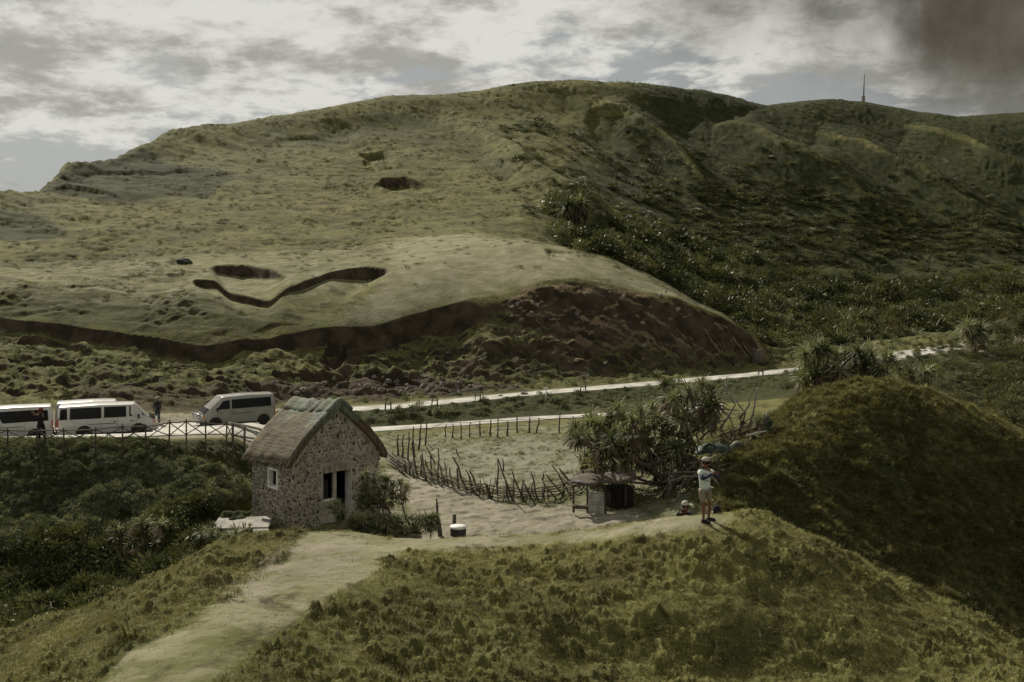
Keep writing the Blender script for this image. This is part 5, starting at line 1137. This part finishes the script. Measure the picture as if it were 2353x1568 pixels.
# stake guards along the road
SG = [(892,938,82.0),(999,927,84.2),(1098,914,86.8),(1340,893,92),(1748,858,104.5)]
SGL = ['stake tree guard beside the road just right of the house roof','stake tree guard by the road above the left end of the paddock','stake tree guard on the verge left of the white sign','stake tree guard on the verge right of the white sign','farthest stake tree guard, close to the round pandanus']
for (u, v, d), lb in zip(SG, SGL):
    t_ = empty('tree_guard', G(u, d)); tag(t_, lb, 'stakes', 'stake tree guards along the road')
    for k in range(4):
        a = PI/4+k*PI/2; x, y = .33*math.cos(a), .33*math.sin(a); mb = MB(); mb.tube([(x,y,-.1),(x*.75,y*.75,random.uniform(.65,.9))], .035, 5); mb.build('stake', M['wood'], t_, smooth=True)
    mb = MB(); mb.tube([(.25,.25,.45),(-.25,.25,.45),(-.25,-.25,.45),(.25,-.25,.45),(.25,.25,.45)], .022, 5); mb.build('band', M['wood'], t_)
# rocks below the landslip
rr5 = random.Random(12)
for k in range(64):
    if k < 40: u, v = rr5.gauss(970,60), rr5.gauss(886,12)
    else: u, v = rr5.uniform(620,1230), rr5.uniform(872,920)
    d = hit(u, v, 86, 104); s = rr5.uniform(.10,.30); o = mesh_obj('rock', RK[k%5]); o.location = G(u, d, s*.15); o.scale = (s*1.2, s, s*.75); o.rotation_euler = (rr5.random(), rr5.random(), rr5.random()*6)
    tag(o, *(('pale boulder heaped in the middle of the rubble at the foot of the landslip', 'rock', 'boulders heaped below the landslip') if k < 40 else ('grey boulder scattered in the bare soil along the bank above the road', 'rock', 'boulders scattered along the road bank')))
for k in range(26):
    u, v = rr5.choice([(rr5.uniform(1160,1240), rr5.uniform(685,740)), (rr5.uniform(1400,1600), rr5.uniform(665,760)), (rr5.uniform(1250,1500), rr5.uniform(720,860))])
    d = hit(u, v, 100, 117); s = rr5.uniform(.12,.30); o = mesh_obj('rock', RK[k%5]); o.location = G(u, d, s*.2); o.scale = (s*1.2, s, s*.8); o.rotation_euler = (rr5.random(), rr5.random(), rr5.random()*6)
    tag(o, 'loose stone on the bare brown face of the landslip', 'rock', 'stones on the landslip face')
def lone(u, v, d0, d1, s, lab, m='darkrock'):
    d = hit(u, v, d0, d1); o = mesh_obj('rock', rockme(int(u), M[m], 2, .3)); o.location = G(u, d, s*.3); o.scale = (s*1.4, s, s*.8); tag(o, lab, 'rock'); return o
lone(425, 607, 108, 140, .62, 'lone dark rock on the pale slope left of the oval slump'); lone(412, 603, 108, 140, .25, 'small pale stone touching the lone dark rock', 'rock')
lone(1772, 361, 190, 320, .42, 'small white block high on the dark hillside', 'tankwhite')
st = G(1745, 113); mb = MB(); mb.tube([st+Vector((0,0,-.3)), st+Vector((-.1,0,.8)), st+Vector((-.15,0,1.5))], [.8,.65,.45], 9); mb.tube([st+Vector((.3,0,.7)), st+Vector((1.0,0,.0))], [.3,.15], 6)
tag(mb.build('tree_stump', M['bark'], None, smooth=True), 'thick dark tree stump at the toe of the landslip', 'stump')
# mast on the skyline, fence posts on the top
ms_ = empty('radio_mast', G(1984, 349)); tag(ms_, 'thin radio mast with a small hut at its foot on the right skyline', 'mast')
mb = MB(); mb.tube([(0,0,-1),(0.15,0,4),(.35,0,9.0)], [.22,.16,.07], 6); mb.build('mast_pole', M['darkcloth'], ms_)
mb = MB(); mb.box((-.1,0,.6),(1.0,1.0,2.4)); mb.build('hut', M['dirtyconc'], ms_, bevel=.03)
for k in range(9):
    u = 1375+k*21+random.uniform(-6,6); d_ = float(np.interp(u, U1, KD[20]))-1; g = G(u, d_, -.3); mb = MB(); mb.tube([g, g+Vector((random.uniform(-.1,.1),0,random.uniform(.9,1.6)))], .05, 5)
    tag(mb.build('hilltop_post', M['wood'], None), 'thin fence post on the top of the hill', 'post', 'fence posts on the hilltop')


# ------------------------------------------------------------------ people
def skin_obj(name, pts, edges, radii, m, parent, root=0, sub=1):
    me = bpy.data.meshes.new(name); me.from_pydata([tuple(p) for p in pts], edges, []); me.materials.append(m); o = mesh_obj(name, me, parent)
    s = o.modifiers.new('skin', 'SKIN'); s.use_smooth_shade = True; s.branch_smoothing = .6
    for i, r in enumerate(radii):
        sv = me.skin_vertices[0].data[i]; sv.radius = (r, r) if not isinstance(r, tuple) else r; sv.use_root = (i == root)
    ss = o.modifiers.new('sub', 'SUBSURF'); ss.levels = sub; ss.render_levels = sub; return o
def person(label, loc, J, top_m, sleeve_m, leg_m, cap_m, rz=0.0, group=None, camera=True, sit=False, shirt_print=False, shorts=True):
    P = {k: Vector(v) for k, v in J.items()}; root = empty('person', loc, rz); tag(root, label, 'person', group)
    names = ['hip','waist','chest','neck','headb','head','crown','shL','elL','wrL','haL','shR','elR','wrR','haR','hL','kL','aL','tL','hR','kR','aR','tR']
    rad = dict(hip=(.11,.08),waist=(.12,.09),chest=(.155,.11),neck=.058,headb=.07,head=(.085,.10),crown=.06,shL=.07,elL=.043,wrL=.03,haL=.035,shR=.07,elR=.043,wrR=.03,haR=.035,hL=.085,kL=.055,aL=.038,tL=.035,hR=.085,kR=.055,aR=.038,tR=.035)
    E = [('hip','waist'),('waist','chest'),('chest','neck'),('neck','headb'),('headb','head'),('head','crown'),('chest','shL'),('shL','elL'),('elL','wrL'),('wrL','haL'),('chest','shR'),('shR','elR'),('elR','wrR'),('wrR','haR'),('hip','hL'),('hL','kL'),('kL','aL'),('aL','tL'),('hip','hR'),('hR','kR'),('kR','aR'),('aR','tR')]
    skin_obj('body', [P[n] for n in names], [(names.index(a), names.index(b_)) for a, b_ in E], [rad[n] for n in names], M['skin'], root)
    f = Vector(J['face']).normalized(); s = Vector((0,0,1)).cross(f).normalized(); hd = P['head']
    mb = MB(); mb.box(hd+f*.105+Vector((0,0,-.015)), (.028,.028,.05), Matrix.Rotation(math.atan2(f.y,f.x),3,'Z')); mb.build('nose', M['skin'], root, bevel=.01)
    for k in (-1,1):
        mb = MB(); mb.lathe([(.004,-.006),(.013,0),(.004,.006)], 8, hd+f*.092+s*.034*k+Vector((0,0,.015)), 'Z'); mb.build('eye', M['hair'], root)
        mb = MB(); mb.lathe([(.01,-.03),(.022,0),(.01,.03)], 8, hd+s*.092*k); mb.build('ear', M['skin'], root)
    mb = MB(); mb.box(hd+f*.098+Vector((0,0,-.055)), (.012,.045,.010), Matrix.Rotation(math.atan2(f.y,f.x),3,'Z')); mb.build('mouth', M['red'], root)
    mb = MB(); mb.lathe([(.100,-.05),(.108,.0),(.100,.06),(.07,.10),(.02,.115)], 18, hd-f*.012+Vector((0,0,.02))); mb.build('hair', M['hair'], root, smooth=True)
    if cap_m:
        mb = MB(); mb.lathe([(.112,.03),(.114,.06),(.100,.105),(.06,.14),(.01,.150)], 18, hd-f*.01+Vector((0,0,.01)))
        c = hd+f*.12+Vector((0,0,.05)); q = [c-s*.08-f*.05,c-s*.07+f*.05,c-s*.03+f*.085,c+s*.03+f*.085,c+s*.07+f*.05,c+s*.08-f*.05]
        mb.add([p+Vector((0,0,.008)) for p in q]+[p-Vector((0,0,.008)) for p in q], [tuple(range(6)),tuple(range(11,5,-1))]+[(i,(i+1)%6,6+(i+1)%6,6+i) for i in range(6)]); mb.build('cap', M[cap_m], root, smooth=False)
    # clothes: shells round the same joints
    sn = ['hipT','waist','chest','neckT','shL','uaL','shR','uaR']; Q = dict(P); Q['hipT'] = P['hip']+Vector((0,0,-.13)); Q['neckT'] = P['chest'].lerp(P['neck'],.75); Q['uaL'] = P['shL'].lerp(P['elL'],.62); Q['uaR'] = P['shR'].lerp(P['elR'],.62)
    rr = dict(hipT=(.19,.15),waist=(.17,.13),chest=(.178,.13),neckT=.085,shL=.083,uaL=.072,shR=.083,uaR=.072)
    skin_obj('shirt', [Q[n] for n in sn], [(0,1),(1,2),(2,3),(2,4),(4,5),(2,6),(6,7)], [rr[n] for n in sn], M[top_m], root)
    for a, b_ , c_ in (('uaL','elL','wrL'),('uaR','elR','wrR')):
        mb = MB(); p0 = Q[a].lerp(Q[b_], -.05); mb.tube([p0, Q[b_].lerp(p0,.25), Q[b_], Q[b_].lerp(Q[c_],.4), Q[b_].lerp(Q[c_],.92)], [.058,.053,.052,.046,.036], 12); mb.build('sleeve', M[sleeve_m], root, smooth=True)
    if not sit:
        lg = .75 if shorts else 1.9
        pts = [P['hip']+Vector((0,0,.12)), P['hL'], P['kL'].lerp(P['hL'],.10), P['hR'], P['kR'].lerp(P['hR'],.10)]; rd = [(.165,.13),.108,.088,.108,.088]; ed = [(0,1),(1,2),(0,3),(3,4)]
        if not shorts: pts += [P['aL']+Vector((0,0,.04)), P['aR']+Vector((0,0,.04))]; rd += [.06,.06]; ed += [(2,5),(4,6)]
        skin_obj('shorts' if shorts else 'trousers', pts, ed, rd, M[leg_m], root)
        for k in 'LR':
            a, t_ = P['a'+k], P['t'+k]; mb = MB(); dv = (t_-a); dv.z = 0; dv.normalize(); c = a+dv*.07; mb.box((c.x,c.y,.045), (.28,.10,.09), Matrix.Rotation(math.atan2(dv.y,dv.x),3,'Z'), taper=.85); mb.build('shoe', M['darkcloth'], root, bevel=.025)
    # hands: palm, four bent fingers, thumb
    for k in 'LR':
        w_, h_ = P['wr'+k], P['ha'+k]; dv = (h_-w_).normalized(); sd2 = dv.cross(Vector((0,0,1))).normalized(); up = sd2.cross(dv)
        mb = MB(); mb.tube([w_, w_.lerp(h_,.5), h_, h_+dv*.02], [.026,.036,.04,.03], 10)
        for j in range(4):
            o_ = h_+sd2*(j-1.5)*.02; ln = (.07,.08,.076,.06)[j]; mb.tube([o_, o_+dv*ln*.5+up*.004, o_+dv*ln*.75-up*.028, o_+dv*ln*.6-up*.05], [.0095,.009,.008,.006], 6)
        o_ = w_.lerp(h_,.4)+sd2*.03*(1 if k == 'L' else -1); mb.tube([o_, o_+dv*.03+sd2*.025*(1 if k == 'L' else -1), o_+dv*.06+sd2*.02*(1 if k == 'L' else -1)+up*.01], [.012,.010,.008], 6)
        mb.build('hand', M['skin'], root, smooth=True)
    return root, P
J1 = dict(hip=(.02,0,.93),waist=(.02,0,1.10),chest=(.02,.0,1.32),neck=(.03,-.02,1.475),headb=(.035,-.03,1.55),head=(.05,-.05,1.645),crown=(.05,-.045,1.715),face=(.85,-.53,0),
 shL=(-.145,-.05,1.415),elL=(-.09,-.27,1.25),wrL=(.17,-.37,1.40),haL=(.25,-.38,1.455),shR=(.18,.05,1.415),elR=(.36,-.08,1.26),wrR=(.36,-.28,1.40),haR=(.34,-.34,1.46),
 hL=(-.06,-.02,.86),kL=(-.03,-.05,.49),aL=(-.02,-.01,.08),tL=(.10,-.10,.04),hR=(.11,.04,.86),kR=(.17,.12,.50),aR=(.16,.22,.08),tR=(.27,.14,.04))
dM = hit(1618, 1203, 25, 31.5); gM = G(1618, dM, .0)
man, PM = person('man in a pale green T-shirt and beige shorts standing on the ridge taking a picture', gM, J1, 'shirt', 'sleeve', 'shorts', None)
mb = MB(); mb.lathe([(.112,.045),(.114,.075),(.100,.12),(.06,.15),(.01,.158)], 18, PM['head']+Vector((-.01,.01,0))); mb.build('cap_crown', M['greycap'], man, smooth=True)
mb = MB(); mb.lathe([(.114,.005),(.117,.03),(.117,.052)], 18, PM['head']+Vector((-.01,.01,0))); fz = Vector((.85,-.53,0)); c = PM['head']+fz*.13+Vector((0,0,.03)); mb.box(c, (.12,.15,.018), Matrix.Rotation(math.atan2(-.53,.85),3,'Z')); mb.build('cap_brim', M['hair'], man, smooth=False)
mb = MB(); mb.box(PM['head']+fz*.092+Vector((0,0,.012)), (.03,.15,.035), Matrix.Rotation(math.atan2(-.53,.85),3,'Z')); mb.build('sunglasses', M['hair'], man, bevel=.01)
for pts in ([(-.055,-.145,1.20),(.02,-.155,1.23),(.09,-.145,1.24)],[(0.0,-.158,1.16),(.06,-.155,1.17),(.11,-.145,1.17)],[(-.03,-.155,1.36),(.03,-.155,1.35),(.07,-.15,1.36)],[(-.02,-.150,1.27),(.0,-.155,1.31),(.03,-.155,1.27)]):
    mb = MB(); mb.tube([Vector(p) for p in pts], .012, 5); mb.build('shirt_print', M['print_'], man)
cmr = empty('camera_in_hands', gM+Vector((.34,-.40,1.50))); cmr.name = 'phone'; tag(cmr, 'dark phone or small camera held up by the man on the ridge', 'camera')
mb = MB(); mb.box((0,0,0),(.15,.03,.08),(0,0,-.6)); mb.build('phone_body', M['black'], cmr, bevel=.006); mb = MB(); mb.lathe([(.012,-.02),(.014,.02)], 10, (.03,.012,.01), 'Y'); mb.build('lens', M['glass'], cmr)
def pose(h=1.65, face=(.9,-.4,0), arms='down'):
    k = h/1.72; J = dict(J1); J = {a: tuple(c for c in v) for a, v in J.items()}; J['face'] = face
    if arms == 'down': J.update(shL=(-.17,0,1.41), elL=(-.22,.0,1.12), wrL=(-.21,-.06,.88), haL=(-.2,-.08,.80), shR=(.19,0,1.41), elR=(.25,0,1.12), wrR=(.24,-.06,.88), haR=(.23,-.08,.80), kL=(-.07,-.02,.49), aL=(-.08,0,.08), kR=(.12,.0,.49), aR=(.13,.02,.08), tR=(.20,-.1,.04), tL=(-.02,-.12,.04))
    if arms == 'left': J.update(shL=(-.17,0,1.41), elL=(-.30,-.16,1.33), wrL=(-.33,-.20,1.52), haL=(-.31,-.2,1.60), shR=(.19,0,1.41), elR=(.14,-.2,1.25), wrR=(-.12,-.28,1.46), haR=(-.2,-.28,1.54))
    return {a: (tuple(c*k for c in v) if a != 'face' else v) for a, v in J.items()}
person('person in dark clothes and a reddish cap raising both hands by the pole fence', G(92, 52.6, 0.0), pose(1.6,(-.7,-.6,0),'left'), 'darkcloth', 'darkcloth', 'darkcloth', 'redcap', shorts=False)
person('person in dark clothes standing beyond the nose of the boxy white van', G(361, 71.5, .05), pose(1.62,(-.3,-.9,0)), 'darkcloth', 'darkcloth', 'bluecloth', 'greycap', shorts=False)
dB = 31.3; gB = Vector(((1571-CU)/FP*dB, dB, 12-(1161-HV)/FP*dB-1.55))
person('person in a pale cap seen from the chest up behind the ridge crest', gB, pose(1.6,(.95,-.1,0)), 'darkcloth', 'skin', 'darkcloth', 'greycap', shorts=False)
bg_ = empty('backpack', G(1647, 30.9)); tag(bg_, 'small black bag lying on the ridge crest behind the man', 'bag')
mb = MB(); mb.box((0,0,.10),(.26,.2,.26), taper=.75); mb.build('bag_body', M['darkcloth'], bg_, bevel=.05); mb = MB(); mb.tube([(-.05,0,.2),(-.03,0,.27),(.03,0,.27),(.05,0,.2)], .01, 5); mb.build('strap', M['darkcloth'], bg_); mb = MB(); mb.box((-.13,-.05,.04),(.04,.1,.08)); mb.build('pocket', M['greycap'], bg_, bevel=.01)
o = mesh_obj('white_scrap', rockme(44, M['tankwhite'], 1, .3)); gsc = G(2226, 31.5); o.location = W(2226,1388,49); o.scale = (.05,.05,.14); o.location = G(2226, hit(2226,1392,47,56), .1); tag(o, 'tiny white marker in the dark gully at the lower right', 'marker')
